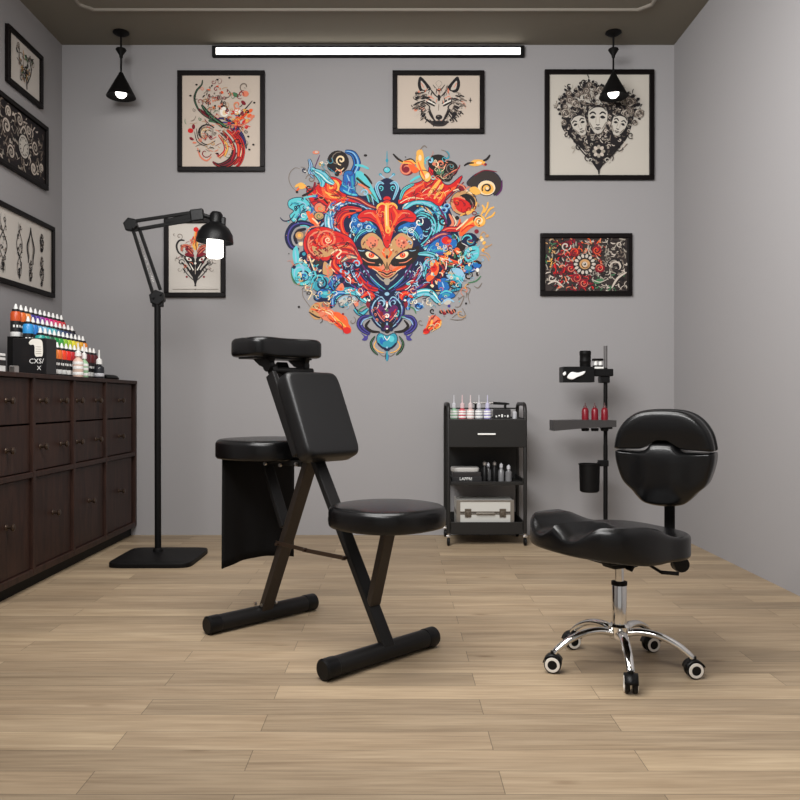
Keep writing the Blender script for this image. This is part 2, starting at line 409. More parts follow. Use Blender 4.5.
# --- left horn, big blue wave
s('R', 9, '362,210 346,210 336,220 336,234 346,242 356,244', hl='OSM')
s('B', 5, '372,206 358,200 344,201 332,209', hl='L')
s('B', 4.5, '331,214 331,226 338,236 350,243', hl='T')
s('R', 7, '356,212 345,214 340,222 343,233 351,237', hl='OM')
s('L', 8.5, '375,213 364,204 350,200 338,204 330,214 329,226 335,237 346,245', taper=.35, hl='BWA')
b('B', '352,216 358,214 364,222 372,224 377,229 368,232 360,237 354,232 351,224')
s('T', 3, '376,230 366,230 358,235 355,243 358,250', hl='N'); sp('L', 369, 228, 4.2, 1.5, 1.4, 0); l('W', 1, '353,220 350,226 354,234'); s('L', 2.2, '352,228 350,238 354,248 360,254')
l('T', 1.2, '362,222 368,221 373,225'); l('L', 1, '358,218 362,226 359,232')
# --- right horn
s('N', 10, '400,208 412,203 426,204 436,212 438,226 430,240', o=False)
s('T', 9, '403,209 414,201 429,202 440,211 442,226 436,239 424,249', taper=.35, hl='WAL')
s('T', 4.5, '409,222 420,214 431,218 434,228 428,240 416,249', hl='N'); s('A', 4, '412,216 422,209 433,213', hl='L')
b('B', '398,229 404,224 414,222 422,230 422,240 414,246 406,238'); s('T', 2.8, '398,231 409,229 417,236 417,246 411,253', hl='N')
sp('W', 419, 222, 4.5, 1.4, 1.1, -.8, 1); l('L', 1.1, '406,228 413,233 413,240'); sp('L', 405, 229, 3.6, 1.3, 1.3, PI, -1); l('Y', 1.2, '416,206 426,208 433,216')
# --- dark ground around the face
b('N', '352,250 358,238 372,232 387,238 402,232 416,238 424,252 430,270 420,286 404,292 396,302 387,306 378,302 366,290 350,282 342,266', o=False)
# --- face
A.out = 'K'
b('D', '361,242 366,235 373,233 380,238 387,247 394,238 401,233 408,236 413,242 410,252 401,263 397,272 390,278 384,278 377,272 373,263 364,252', o=False)
b('S', '368,262 378,261 384,266 386,275 380,273 372,268', o=False); b('S', '406,262 396,261 390,266 388,275 394,273 402,268', o=False)
l('O', 3, '368,266 375,268 382,271'); l('O', 3, '406,266 399,268 392,271'); l('R', 1, '370,268 376,270 381,273'); l('R', 1, '404,268 398,270 393,273'); l('O', 2.4, '387,246 383,252 386,258'); l('O', 2.4, '387,246 391,252 388,258')
b('j', '384,279 390,279 389,284 387,285 385,284', o=False); l('j', 1.4, '376,274 382,280 387,282'); l('j', 1.4, '398,274 392,280 387,282')
for q in (-1, 1):
    F = lambda t: [(387 + q * (387 - x), y) for x, y in P_(t)]
    b('K', F('355,246 361,248 367,249 376,254 383,261 381,266 371,266 362,264 356,256'), o=False)
    b('C', F('365.5,253.6 368,251.6 374,253.4 378.5,258 373,258.9 368,257.6'), o=False); e('R', 387 + q * 15.5, 255.2, 3.0, 2.7); e('O', 387 + q * 15.5, 255.2, 2.2, 1.8); e('K', 387 + q * 15.5, 255, .8); e('W', 387 + q * 16.2, 254, .5)
    l('S', 1.0, F('362,258 368,262 375,263')); l('L', .8, F('358,250 362,251 366,250')); l('N', 1.6, F('364,250 372,252 381,259')); l('K', 1.0, F('383,262 385.5,268 382,271'))
    b('S', F('366,242 372,236 378,241 376,247 369,247'), o=False)
    r = random.Random(9)
    for k in range(13): x = r.uniform(363, 380); e('M' if k % 2 else 'u', 387 + q * (387 - x), r.uniform(239, 250), .6, .8)
    sp('L', 387 + q * 20.5, 273, 4.2, 1.5, 1.1, PI / 2, -q); l('C', .8, F('372,268 379,272 385,273'))
l('K', 1.6, '378,271.5 383,272.5 387,274.5 391,272.5 396,271.5'); l('M', 1.2, '381,274 387,277 393,274'); l('K', 1.3, '387,262 387,270'); e('K', 387, 257, 1.2, 2)
l('R', 1.0, '383,270 387,272 391,270')
A.out = 'N'
# --- red forehead plume
b('R', '387,200 381,204 376,210 366,210 358,216 361,222 371,221 378,226 382,236 384,244 387,248 390,244 392,236 396,226 403,221 413,222 416,216 408,210 398,210 393,204')
for q in (-1, 1):
    F = lambda t: [(387 + q * (387 - x), y) for x, y in P_(t)]
    l('O', 2.4, F('381,208 377,216 381,226 385,236')); l('S', 1.3, F('364,214 371,213 376,218')); l('M', 1.2, F('360,218 369,218 376,222')); l('O', 1.6, F('372,212 378,220 382,232'))
    l('M', .9, F('383,212 382,222 385,232')); s('Y', 2.2, F('387,206 382,203.5 378,206 377,209'), o=False)
l('Y', 4.4, '387,203 386.6,214 387,224 388,233', taper=.18); e('Y', 388, 230, 2.8, 3.6); e('O', 388, 231, 1.2, 1.6); l('C', 1.2, '386,205 386.4,216 387,226')
# --- left upper flames and swirls
b('R', '307,190 315,188 321,181 331,177 341,181 345,190 356,196 366,203 372,208 356,203 342,201 330,208 324,214 316,208 310,200')
sp('Y', 332, 186, 9.5, 2.6, 1.35, PI * .9, -1); sp('O', 333, 187, 7.5, 2.6, 1.2, .4, 1); l('O', 3, '322,186 326,196 340,198 354,198'); l('Y', 1.2, '324,190 332,197 346,198'); l('M', 1.6, '312,194 320,204 328,206')
l('M', 1.5, '344,192 356,200 368,206'); s('M', 4, '346,196 358,199 368,205 376,208', hl='S')
s('L', 3.5, '309,159 311,166 310,172 314,178', hl='V'); l('P', .9, '320,155 317,162 314,170'); e('S', 316, 152.5, 3.4, 1.8); e('e', 316.5, 152.2, 1.8, 1)
s('T', 6.5, '311,168 318,174 322,180 322,187', hl='LA'); s('T', 6, '314,170 322,174 328,180 334,184', hl='LAW'); l('g', 1.1, '320,170 327,171 331,177'); e('Y', 321, 164, 2.3, 2); e('G', 320, 164, .9)
l('g', .7, '300,169 295,168 290,173 289,180 292,187 296,191'); l('Y', 3, '295,187 301,184 306,187'); l('O', 2.2, '296,192 301,187 308,188'); e('Y', 302, 187, 3.4, 2.2)
sp('g', 311, 179, 5.2, 1.3, 1.3, PI); l('M', 2.6, '315,182 314,188 311,192'); e('K', 297, 192, 1.3); l('K', 2.4, '302,196 307,194 313,190'); sp('K', 309, 188, 3.6, 1.2, 1.2, 0); e('V', 315, 196, 3, 2.2)
# black curl ball + blue column
e('K', 338, 162, 11, 11.5); e('K', 332, 165, 5, 6.5); s('B', 6.5, '345,151.5 353,154 357,163 354,172 348,180 349,190', hl='LN')
sp('C', 341, 160, 5.2, 1.8, 1.3, PI * .5, 1); sp('g', 338, 161, 9.5, 1.1, .62, PI * 1.6, -1); l('C', 1.2, '336,168 340,171 344,168'); sp('S', 339, 173, 4, 1.2, 1.1, PI); e('K', 337, 174, 2.4)
b('B', '345,172 353,172 355,181 354,190 358,196 349,195 340,190 343,182'); l('T', 1.8, '343,190 350,194 357,195'); l('L', 1.3, '347,175 350,184 348,192'); e('V', 349, 184, 2, 3); l('A', 2, '352,176 353,186 356,192')
l('T', 2.5, '355,165 362,166 369,169'); b('T', '356,172 362,172 368,180 374,190 379,203 372,197 364,186 357,181', o=False); l('K', 2.2, '364,174 368,178 372,184'); l('G', 1.6, '357,177 366,186 376,200'); l('S', 2.6, '358,184 365,187 371,194'); sp('L', 365, 193, 4, 1.5, 1.1, PI); e('K', 365.5, 155.5, 1.8, 1.2); l('K', 2, '355,177 362,183 370,188')
# --- left teal dragon bit
b('T', '289,201 296,198 305,199 311,207 309,216 303,222 294,222 290,216 294,211 289,207'); l('N', 2.4, '301,211 299,217 296,221'); l('N', 1.2, '299,206 304,204 308,209'); l('N', 1, '290,206 294,203 299,204'); sp('N', 296, 207, 2.6, .8, 1); l('A', 2, '291,203 298,205 300,212 295,219'); l('L', 1.2, '297,201 305,204 307,212'); l('V', 1.6, '299,214 301,218'); l('N', 1.2, '280,217.5 284,221 290,220 295,214'); l('T', 1.8, '300,200 308,197 316,196')
e('S', 320, 208, 5.6, 5, o=True); e('D', 320, 208, 2.6); sp('O', 320, 208, 4.6, 1, 1, 0); b('O', '306,212 311,212 316,220 317,226 311,223', o=False); e('D', 319, 216, 4.6, 3.6, o=True); sp('G', 319, 216, 3.4, 1, 1.1); l('M', 1.6, '310,203 318,201 325,206'); l('B', 1.6, '308,206 313,209 310,214'); l('C', 1.8, '312,218 318,224 316,229')
l('K', 2, '314,200 322,198 328,204')
# dark crescent left
s('N', 5.4, '314,226 303,223 293,226 288,236 291,246 299,250', hl='V'); e('g', 300, 235, 6, 6.5); s('K', 2.4, '306,229 299,231 295,237 297,244'); e('D', 299.5, 235.5, 4, 3.8); e('Y', 299.5, 235.5, 1.8); l('T', 1.2, '300,226 306,226 311,229'); e('C', 301, 244, 2.4, 2)
# big red rose
e('R', 322, 244, 18.5, 17, o=True); b('R', '330,233 342,234 352,240 358,252 362,264 346,262 334,262')
sp('S', 321, 242, 15.5, 1.9, 1.2, PI * .55, 1); sp('S', 327, 240, 10.5, 2.2, 1.9, PI * .9, 1); sp('O', 327, 240, 8, 1.2, 1.6, 0, 1); sp('C', 328, 240, 3.6, 1, 1.3, 0)
b('D', '312,246 322,249 331,246 334,252 326,257 316,255', o=False)
r = random.Random(31)
for k in range(16): e(r.choice('MuS'), r.uniform(308, 332), r.uniform(247, 256), .8, .7)
e('M', 312, 238, 2.4, 2); l('M', 1.4, '306,240 308,250 316,259 328,261'); l('S', 1.4, '305,236 310,228 320,226')
for k in range(5): l('S' if k % 2 else 'M', 1.4, [(330 + k * 2, 246 + k * 3.4), (342, 243 + k * 3), (352, 245 + k * 3), (358, 254 + k * 2)])
l('O', 1.8, '334,252 342,247 352,248'); l('C', 1.6, '331,254 337,250 341,252 333,260')
s('R', 7, '335,256 333,264 338,271 348,276 354,283', hl='OM'); s('M', 3.5, '352,262 346,260 339,264')
l('C', 1.2, '332,258 330,266 335,272'); s('g', 4, '341,262 349,257 357,258', hl='C'); sp('L', 357, 264, 4.2, 1.5, 1.1, PI); e('S', 309, 256, 2)
# teal / tan ruin under the rose
l('C', 1.6, '309,256 312,264 315,272'); l('S', 1.4, '308,264 312,272 318,268'); b('D', '324,262 329,265 333,272 329,279 323,274', o=False); l('S', 1.4, '325,266 328,272 327,278'); e('u', 319, 263, 4, 3.4); e('O', 330, 268, 1.6); e('K', 331, 259, 1.6)
b('T', '293,250 297,246 299,254 300,262 296,266 293,258', o=False); l('L', 1.4, '295,250 296,258 296,264'); e('N', 303, 256, 4, 5); e('A', 304, 254, 1.8)
b('T', '292,268 297,264 305,265 311,271 312,278 306,285 298,284 293,277'); sp('N', 304, 276.5, 6.5, 1.8, 1.6, PI); sp('L', 301, 272, 7.5, 1.6, .8, PI * .8, 1); sp('B', 305, 276, 3.6, 1.4, 1.2); e('N', 294, 267, 2); l('G', 1.4, '291,272 294,282 302,286'); l('L', 2, '299,262 303,268 303,274')
e('A', 320.5, 283, 9.6, 8.6, o=True); sp('N', 321, 284, 8, 1.8, 1.4, PI); sp('T', 320, 281, 8.4, 1.3, .7, PI * .9); sp('N', 321, 284, 4.2, 1.6, 1.3, .4); e('W', 321, 284, 1.6, 2.2); e('P', 322.5, 286, 1.2)
s('V', 6, '329,286 335,279 342,276', hl='B'); s('N', 4, '330,292 338,286 342,278'); l('B', 1.8, '330,284 334,290')
b('B', '317,293 323,289 332,291 334,299 330,305 322,302 316,300'); e('A', 326, 294.5, 6, 3.6); e('T', 326, 293.4, 3.4, 1.6); sp('N', 317, 297, 4.5, 1.6, 1.3); s('N', 3.4, '318,300 328,301 332,308')
s('T', 6.5, '334,305 336,296 345,291 355,292 362,298 368,303', hl='WA'); s('B', 4.6, '333,307 333,298 338,293 345,293', hl='L'); l('A', 2, '340,292 350,288 357,293'); b('S', '336,290 342,283 344,290', o=False); e('O', 341, 289, 1.6); e('f', 346, 302, 7, 4.5); e('S', 356, 304, 2.6); e('N', 343, 307, 1.6, 1); l('L', 1.2, '338,302 344,297 353,298')
s('A', 3.4, '354,309 361,314 368,309', hl='T'); l('N', 1.2, '353,303 358,312 364,316')
# lower-left flame
l('g', .7, '303,288 303,296 308,304 312,309'); l('C', 1.1, '305,290 312,292 308,300'); l('g', .7, '306,294 312,288 316,292'); e('K', 299, 307, 1.2)
b('D', '309,311 314,304 322,302 330,303 328,311 332,317 322,319 314,319', o=False); l('u', 1.8, '309,312 315,316 320,318'); l('O', 2, '311,309 318,311 324,318'); l('K', 1.2, '313,306 316,308'); e('g', 325, 305, 3.6, 3)
b('S', '318,308 328,308 338,314 346,320 349,327 340,326 330,322 321,318', o=False); b('O', '328,316 338,312 345,319 351,328 350,333 344,331 336,326', o=False); l('R', 1.8, '330,320 338,324 345,331'); l('Y', 1.8, '334,316 340,322 346,327'); e('R', 347, 330.5, 3.8, 3.4); l('C', 1.2, '322,311 330,314 336,321'); l('O', 1.6, '340,314 346,318 348,324'); e('M', 343, 314, 1.1)
sp('g', 352, 321, 4.5, .9, .8, -1.2)
# --- right upper flames
b('R', '399,204 402,193 412,185 422,181 428,173 430,166 438,168 442,182 450,185 462,176 456,188 447,196 440,206 430,201 416,200')
for t, c, w in (('402,198 412,189 424,184', 'O', 2.4), ('408,200 420,192 434,182', 'M', 1.4), ('428,196 434,188 440,180', 'Y', 3.6), ('434,199 440,190 443,184', 'Y', 2.8), ('404,196 416,188 426,180', 'S', 1.2), ('438,203 446,193 456,187', 'O', 2.4), ('430,170 434,178 431,186', 'M', 1.4), ('444,202 452,194 464,182', 'M', 1.6), ('420,196 432,194 440,200', 'S', 1.2), ('400,203 410,198 424,199', 'C', 1), ('446,206 456,196 470,186 482,178', 'S', 1.0)): l(c, w, t)
s('T', 3, '400,200 404,190 414,184', hl='G'); l('T', 2.6, '410,182 416,178 421,176')
b('Y', '416,157 417,151 422,150 424,158 424,166 427,172 420,171 416,165', o=False); l('g', 1.2, '420,150 424,146 427,148'); b('Y', '420,171 428,172 431,178 427,182 422,178'); e('C', 427, 176, 2, 3, .5); l('O', 1.6, '418,162 421,170 425,178'); e('C', 420, 158, 1.6, 3)
e('M', 407, 169, 7.2, 6.6); sp('S', 406.5, 169, 7.4, 1.9, 1.7, -.6, -1); e('M', 406, 169, 2.4); b('O', '408,164 416,167 419,171 413,173', o=False); b('Y', '397,159 403,161 412,160 416,164 408,164 401,163', o=False); l('K', 2.2, '393,154 398,159 403,162'); l('K', 1.2, '404,161 411,159 416,163'); l('O', 1.6, '404,162 410,162 415,166')
for x, y, q in ((438, 163, 10), (448, 169, 10), (441, 172, 8), (446, 176, 7)): e('K', x, y, q, q * .85)
sp('T', 430, 161, 5.5, 1.5, 1, PI * .8); sp('L', 430, 161, 3.4, 1.6, 1, PI); sp('A', 445, 157, 6, 1.8, .6, -1.6); sp('S', 441, 164, 5, 1.9, 1.4, 0); sp('C', 436, 165, 3.6, 1, 1.2, PI); sp('g', 451, 168, 6.5, .9, 1.5, 0); sp('g', 447, 177, 4.5, .9, 1.4, 2); l('S', 1.2, '443,178 452,172 460,168'); e('S', 434, 164, 1.8); l('M', 1.2, '452,176 458,169 460,165'); e('G', 440, 172, 4, 3); l('g', .8, '441,150 446,152 450,158')
# flying leaf, dark-eyed curl
b('Y', '469,164 474,160 482,160 485,163 478,166 472,166', o=False); l('K', 2, '464,166 468,163.5 474,163'); l('K', 2.2, '483,161 487,159 490,155'); e('M', 485.5, 164.5, 1.3); l('O', 1, '474,163 480,163 485,166'); e('C', 479, 163, 3, 1.4)
b('u', '467,183 475,175 486,171 496,174 501,182 500,190 494,195 494,186 486,181 477,186 472,187'); e('C', 486.5, 188, 8.8, 7.4, o=True); e('Y', 487, 189, 6.6, 5.4); sp('u', 487, 188.5, 5.2, 1.8, 1.3, 2.6, 1); e('C', 487, 188.5, 1.6); s('P', 1.6, '502,180 501,190 496,196', o=False); b('Y', '470,188 476,187 481,193 475,195 470,192', o=False); l('M', 1, '474,176 484,170.5 497,172')
# tan ring around the red ball
e('D', 463.5, 203, 13, 12, o=True); e('K', 466, 203, 9.4, 9.2); sp('S', 463, 203, 12, 2.4, .55, 2.4, 1); b('R', '453,199 459,198 468,202 471,208 465,213 457,210', o=False); e('O', 457, 201, 1.8, 1.2); l('g', 1.2, '470,199 473,205 471,210'); l('C', 1.6, '453,191 462,189 472,194'); l('Y', 1.6, '467,215 474,210 477,202'); e('M', 462, 188, 4, 3); l('S', 1.4, '457,184 463,186 466,191'); e('g', 478.5, 206, .8)
for x, y in ((447, 206), (444, 210)): e('L', x, y, 3.6, 2.6); e('N', x, y, 1.7); sp('B', x, y, 4, 1.2, .9)
l('M', 2.4, '440,215 446,222 442,232'); sp('K', 443, 221, 5, 2, 1.3); l('P', 2, '438,206 444,216 447,224'); e('K', 457, 218, 2.2, 2); l('S', 3, '449,214 453,223 448,229 440,233'); l('C', 1.1, '452,215 456,223 450,231'); l('O', 2.6, '460,219 458,226 450,232'); l('Y', 2, '460,216 468,212 474,209')
s('R', 4.6, '436,239 446,230 458,229 462,223', hl='SM'); b('O', '459,234 462,226 470,218 476,217 477,224 470,229 462,236', o=False); l('Y', 2, '463,229 470,223 477,219'); l('R', 1.6, '461,232 468,226 474,226'); l('C', 1.6, '456,230 462,225 468,219')
e('Y', 479.5, 221, 6, 6, o=False); sp('K', 479.5, 219.5, 6.2, 1.8, .55, PI * .9, 1); sp('C', 479, 221, 4.4, 1.6, 1.4, PI); sp('O', 479.5, 221, 5.6, .8, .9, 1); e('u', 479, 221, .9)
for t in ('481,215 484,209 482,205', '485,217 489,210 494,207', '486,219 492,216 495,212', '484,213 487,207 488,202'): l('Y', 2, t)
# right middle: blue fish, mosaic, teal curls
s('P', 5, '424,246 434,238 444,234 454,238', hl='S'); b('B', '426,252 432,243 440,238 449,235 456,240 456,247 448,250 442,255 434,255'); e('R', 446.5, 240.5, 5, 4); sp('P', 446.5, 240.5, 7.6, 1.2, .7, PI * .9); e('O', 449, 241, 1.8, 1.4); l('B', 3, '428,250 436,247 446,247'); l('A', 2, '432,252 440,250 446,252'); e('G', 453, 237, 1.4, 2.2); l('V', 2, '430,254 438,254 443,253'); l('T', 1.3, '454,234 459,240 456,246')
e('K', 461, 246, 4.6, 5); e('N', 469.5, 240, 7.6, 6.4, o=True); sp('T', 469, 240, 7, 1.6, .6, PI); sp('A', 470, 241, 4, 1.2, 1.3); e('P', 471, 241, 1.6); e('M', 476.5, 231.5, 2.2); e('K', 477.5, 239.5, 1.4, 1.6)
e('O', 457, 251, 3, 3.4); e('S', 453, 254, 3.6, 2.2); e('Y', 449, 253, 3.2, 1.8, -.4); e('Y', 462, 256, 3, 2.4, .4); l('K', 2.4, '450,258 458,258 465,252'); e('G', 461, 259, 2.4, 1.2); l('K', 1.6, '452,249 456,255 454,260'); e('u', 465, 251, 1.6)
b('T', '464,253 470,247 478,247 479,255 474,261 466,261', o=False); l('N', 1.3, '465,257 469,252 476,250'); l('L', 1.3, '466,260 471,255 478,253'); sp('A', 473, 257, 3, .9, 1.1)
for x, y, c in ((481, 238, 'Y'), (484, 243, 'Y'), (482, 240, 'C'), (486, 247, 'D'), (483, 250, 'Y'), (487, 236, 'D')): e(c, x, y, 2, 1.5, rnd.uniform(0, 3))
for t in ('480,236 483,232 486,234', '484,246 489,246 492,244', '483,252 488,254 490,258', '480,255 486,256 489,261'): l('D', 1, t)
s('O', 5, '430,258 442,258 452,262 462,264', hl='RM'); l('R', 2, '440,262 452,266 462,265'); l('C', 1.2, '428,255 440,258 450,260'); s('T', 6, '418,254 428,254 436,258 428,262 424,270 426,280', hl='NL')
b('O', '430,262 436,260 439,268 436,276 428,282 426,276 430,270'); e('R', 434, 268, 3, 4); e('Y', 432, 264, 1.6, 2.4); e('C', 432, 274, 1.6); l('M', 2, '438,262 444,270 440,278'); e('K', 444, 264.5, 1.8); l('S', 1.4, '442,260 446,268 442,274')
b('B', '463,268 470,264 478,263 481,266 474,271 466,273'); e('A', 468, 268, 3.6, 2.4); l('K', 2.2, '471,263 477,261.5 481,264'); e('V', 475, 269, 2.4, 1.6); sp('K', 468, 275.5, 4.6, 1.5, 1, -.6, 1); e('W', 477.5, 270, 1.6, 2); e('K', 477.5, 274, 1.6, 2.2); l('G', 1.4, '481,276 476,281 468,283'); l('L', 2, '460,270 464,276 462,282')
b('L', '446,272 454,268 462,270 464,278 456,280 448,278', o=False); l('G', 2, '446,266 456,266 462,262'); l('N', 1.6, '442,276 450,274 460,278'); l('T', 2.4, '448,274 456,276 463,281'); l('K', 2, '444,270 448,272 450,268')
b('B', '438,282 444,278 450,282 448,290 440,292'); l('L', 1.3, '442,282 444,288'); e('u', 454, 285, 5.4, 4); sp('A', 454, 285, 6, 2, 1, PI); s('A', 3.4, '450,279 458,281 459,288 451,291'); l('L', 1.2, '446,280 456,278 462,284')
s('P', 3, '412,290 420,286 428,284', hl='S'); l('M', 2, '414,294 422,288 430,282'); e('C', 432, 286, 2, 1.6); l('K', 1.2, '428,284 434,290 440,290')
s('T', 7, '408,306 412,298 420,293 430,293 437,300 440,303', hl='WAL'); s('B', 5, '408,310 408,302 412,298', hl='L'); e('B', 419, 306, 4.4, 3.4); e('L', 417, 309, 3, 2); sp('N', 418, 306, 4, 1.3, 1); b('B', '438,297 443,292 451,292 455,296 449,299 443,302'); e('A', 446, 295, 4, 2); l('T', 1.6, '440,294 446,291 452,293')
e('f', 447, 302, 4, 3); l('L', 2, '441,304 448,299 454,302'); e('V', 449, 306, 1.5)
for k, x in enumerate((441, 444.5, 448, 451.5, 454)): e('M' if k % 2 else 'K', x, 312 + (k % 2) * 1.4 - k * .3, 2.0, 1.9); l('S', .8, [(x - 1, 309), (x + 1, 313)])
sp('K', 432.5, 311, 3, 1.4, 1, 1); l('C', 1, '428,316 432,318 436,316')
b('O', '431,316 438,317 441,322 436,328 431,330 427,334 423,333 426,327', o=False); e('S', 433, 319, 4.6, 3); l('R', 2, '438,320 432,326 427,331'); l('Y', 2, '432,318 431,325 426,330'); e('R', 426.5, 331, 3.4, 2.8); l('Y', 1.4, '441,320 440,326 434,330')
for t in ('455,297 462,288 470,289 468,296 470,304', '458,300 464,296 460,306 455,307', '462,308 465,314 463,319 456,320 450,319', '452,318 458,314 466,318', '474,286 478,288 482,283', '460,290 466,292 466,298'): l('g' if len(t) % 2 else 'D', .9, t)
sp('D', 461, 313, 5.5, 1.1, .8, .4); sp('S', 465, 291, 5, .8, 1, 2); sp('g', 421, 322, 3.6, .8, .8, 1); e('K', 466, 303.5, 1.1)
# --- lower centre ornament
for q in (-1, 1):
    F = lambda t: [(387 + q * (387 - x), y) for x, y in P_(t)]
    s('L', 3.0, F('354,262 352,270 358,280 368,287 379,293'), hl='V'); s('N', 3, F('360,268 364,278 374,286 384,292'), hl='V'); s('R', 5.5, F('356,272 362,282 370,288 378,290'), hl='M') if q < 0 else s('M', 4, F('356,272 362,282 370,288 378,290'), hl='R')
    l('V', 1.6, F('350,284 360,290 372,293 384,300')); l('B', 1.4, F('366,270 372,280 380,288')); l('P', 2, F('362,264 368,274 376,283')); l('T', 1.0, F('370,276 378,284 386,290'))
    s('R', 4.6, F('361,298 368,293 373,297 371,305'), hl='O'); e('M', 387 + q * 18, 304, 3, 4); e('K', 387 + q * 17, 301, 2); e('W', 387 + q * 18, 300.3, 1.4, 1)
    e('P', 387 + q * 26, 290, 3.6, 3); sp('S', 387 + q * 26, 290, 4, 1, 1); l('G', 1.4, F('366,306 360,309 358,314'))
    s('N', 4.6, F('387,330 378,324 372,313 374,303 381,297 385,303 381,308'), hl='L', taper=.4); sp('L', 387 + q * 6.5, 303, 4.4, 1.3, 1.1, PI / 2, q); b('P', F('376,308 381,305 385,311 384,321 379,317'), o=False); l('R', 1.5, F('378,309 381,314 384,318')); l('S', .9, F('377,312 381,318 385,322')); e('M', 387 + q * 5.5, 314, 1.8, 2.6); l('V', 1.2, F('371,306 372,314 377,322'))
    s('V', 4.8, F('372,316.5 363,318 359.5,324 363,330 370,334'), hl='N'); s('K', 3, F('370,320 366,326 371,331 380,332'), o=False); e('G', 387 + q * 16, 317, 2.4, 1); b('V', F('361,333 366,336 368,334 367,340 362,340 364,337'), o=False); l('L', 1, F('372,317 364,320 361,325'))
    s('K', 2.8, F('375,336 371,343 373,350 378,355'), o=False, hl='G'); l('Y', 1.1, F('377,340 374,346 378,351 384,353')); l('g', .7, F('379,353 383,356 387,355'))
b('N', '384,290 390,290 392,296 387,300 382,296', o=False); e('L', 387, 294, 2.4, 1.8); e('W', 387, 305, 1, 3); e('P', 387, 312, 3, 4); e('G', 387, 310.5, 1.4); e('W', 387, 315.8, 2.4, 2.2); e('S', 387, 320.5, 1.3)
for k in range(6): e('K' if k % 2 else 'N', 387 + 4.2 * math.cos(k * PI / 3 + .5), 327 + 3.8 * math.sin(k * PI / 3 + .5), 2.8, 2.6)
e('P', 387, 327, 2.4); e('W', 387, 328.8, 1.1, .8); e('L', 387, 324, .8, 1.4)
b('A', '377,338 380,333.5 387,336 394,333.5 397,338 395,345 387,349 379,345'); e('B', 383, 341, 3.4, 3.6); e('T', 391.5, 339, 2.8, 3.2); e('A', 387, 343.5, 4.4, 2.4); l('N', 2, '378,343 383,348 391,348 396,343'); e('N', 387, 349.5, 2.8, 1.6); e('L', 387, 347.5, 1); l('W', .9, '384,336 387,340 390,336'); l('T', 1.2, '379,337 382,336 384,340'); e('B', 387, 357, 1.6, 3.6); l('A', 2, '387,351 387,361'); l('N', .9, '386,353 385.6,359')
# --- fine line work over everything
T_ = dict(rad=(2.2, 4.5), wd=(.35, .85))
patch('381,206 366,211 360,217 372,221 380,232 387,246 394,232 402,221 414,217 408,211 393,206', 'MOSMY', 26, 41, cvm=.6, **T_)
patch('306,236 318,228 336,230 352,242 358,252 346,262 320,260 308,250', 'MMSOK', 60, 42, cvm=.9, **T_)
patch('312,188 330,180 346,196 368,206 345,202 324,212', 'MOYSK', 42, 43, cvm=.6, a_=.5, **T_)
patch('402,198 420,184 432,172 438,186 460,180 446,198 420,200', 'MOYSKC', 52, 44, cvm=.6, a_=-.7, **T_)
patch('290,202 306,198 312,210 300,222 292,218', 'NALWN', 26, 45, cvm=.9, **T_)
patch('328,204 350,198 370,210 346,204 336,214 336,236 326,222', 'NWBTN', 44, 46, cvm=.4, **T_)
patch('404,206 428,200 442,214 440,232 426,248 432,226 420,210', 'NWBLN', 44, 47, cvm=.4, **T_)
patch('352,216 372,224 366,234 354,236', 'NLTW', 22, 48, cvm=1, **T_); patch('402,226 420,226 422,242 410,244', 'NLTW', 22, 49, cvm=1, **T_)
patch('292,262 318,256 340,268 340,302 318,304 296,286', 'NKTLWSCA', 95, 50, cvm=1, **T_)
patch('426,250 450,236 480,244 484,268 462,290 432,292', 'NKTLWSCYO', 130, 51, cvm=1, **T_)
patch('338,258 352,262 372,288 384,302 350,296', 'NLVRSW', 55, 52, cvm=.5, a_=.8, **T_); patch('436,258 422,262 402,288 390,302 424,296', 'NLVRSW', 55, 53, cvm=.5, a_=-.8, **T_)
patch('334,296 358,292 368,304 340,308', 'NAWLC', 24, 54, cvm=.8, **T_); patch('408,304 430,292 456,296 440,306', 'NAWLC', 30, 55, cvm=.8, **T_)
patch('310,304 330,304 350,328 344,332 322,320', 'KMYROC', 34, 56, cvm=.5, a_=.6, **T_); patch('424,330 434,314 442,320 432,332', 'KMYRC', 18, 57, cvm=.5, a_=-.9, **T_)
patch('300,166 330,160 340,178 316,186', 'NLWAg', 24, 58, cvm=.9, **T_); patch('342,172 356,176 358,196 344,192', 'NLTV', 20, 59, cvm=.5, a_=1.4, **T_)
patch('428,154 456,160 456,182 430,182', 'gSCKT', 30, 60, cvm=1.2, **T_); patch('452,192 474,192 476,214 452,214', 'MKOSM', 26, 61, cvm=.9, **T_)
patch('366,240 408,240 400,262 390,272 384,272 374,262', 'uMSuC', 36, 62, cvm=.8, rad=(.8, 1.8), wd=(.3, .55))
patch('374,300 400,300 402,322 387,330 372,322', 'NPRLSW', 34, 63, cvm=1.0, rad=(1, 2.4), wd=(.35, .7))
patch('312,226 326,206 345,200 360,206 350,236 358,256 344,270 330,262 310,256', 'MOSR', 22, 21, (1.5, 3))
patch('292,262 318,258 340,268 338,300 318,300 298,284', 'NTALDC', 26, 22, (1.2, 2.6))
patch('428,256 448,246 470,248 478,262 458,290 432,292', 'NTOLCGM', 34, 23, (1.2, 2.6))
patch('330,204 352,200 358,214 350,240 332,232', 'LBN', 7, 24, (1.5, 3)); patch('404,206 430,204 440,222 424,246 408,236', 'TNAL', 8, 25, (1.5, 3))
patch('344,256 356,262 372,288 352,290 340,272', 'NLRVP', 16, 26, (1.5, 3)); patch('430,256 418,262 402,288 422,290 434,272', 'NLTVP', 16, 27, (1.5, 3))
r = random.Random(77)
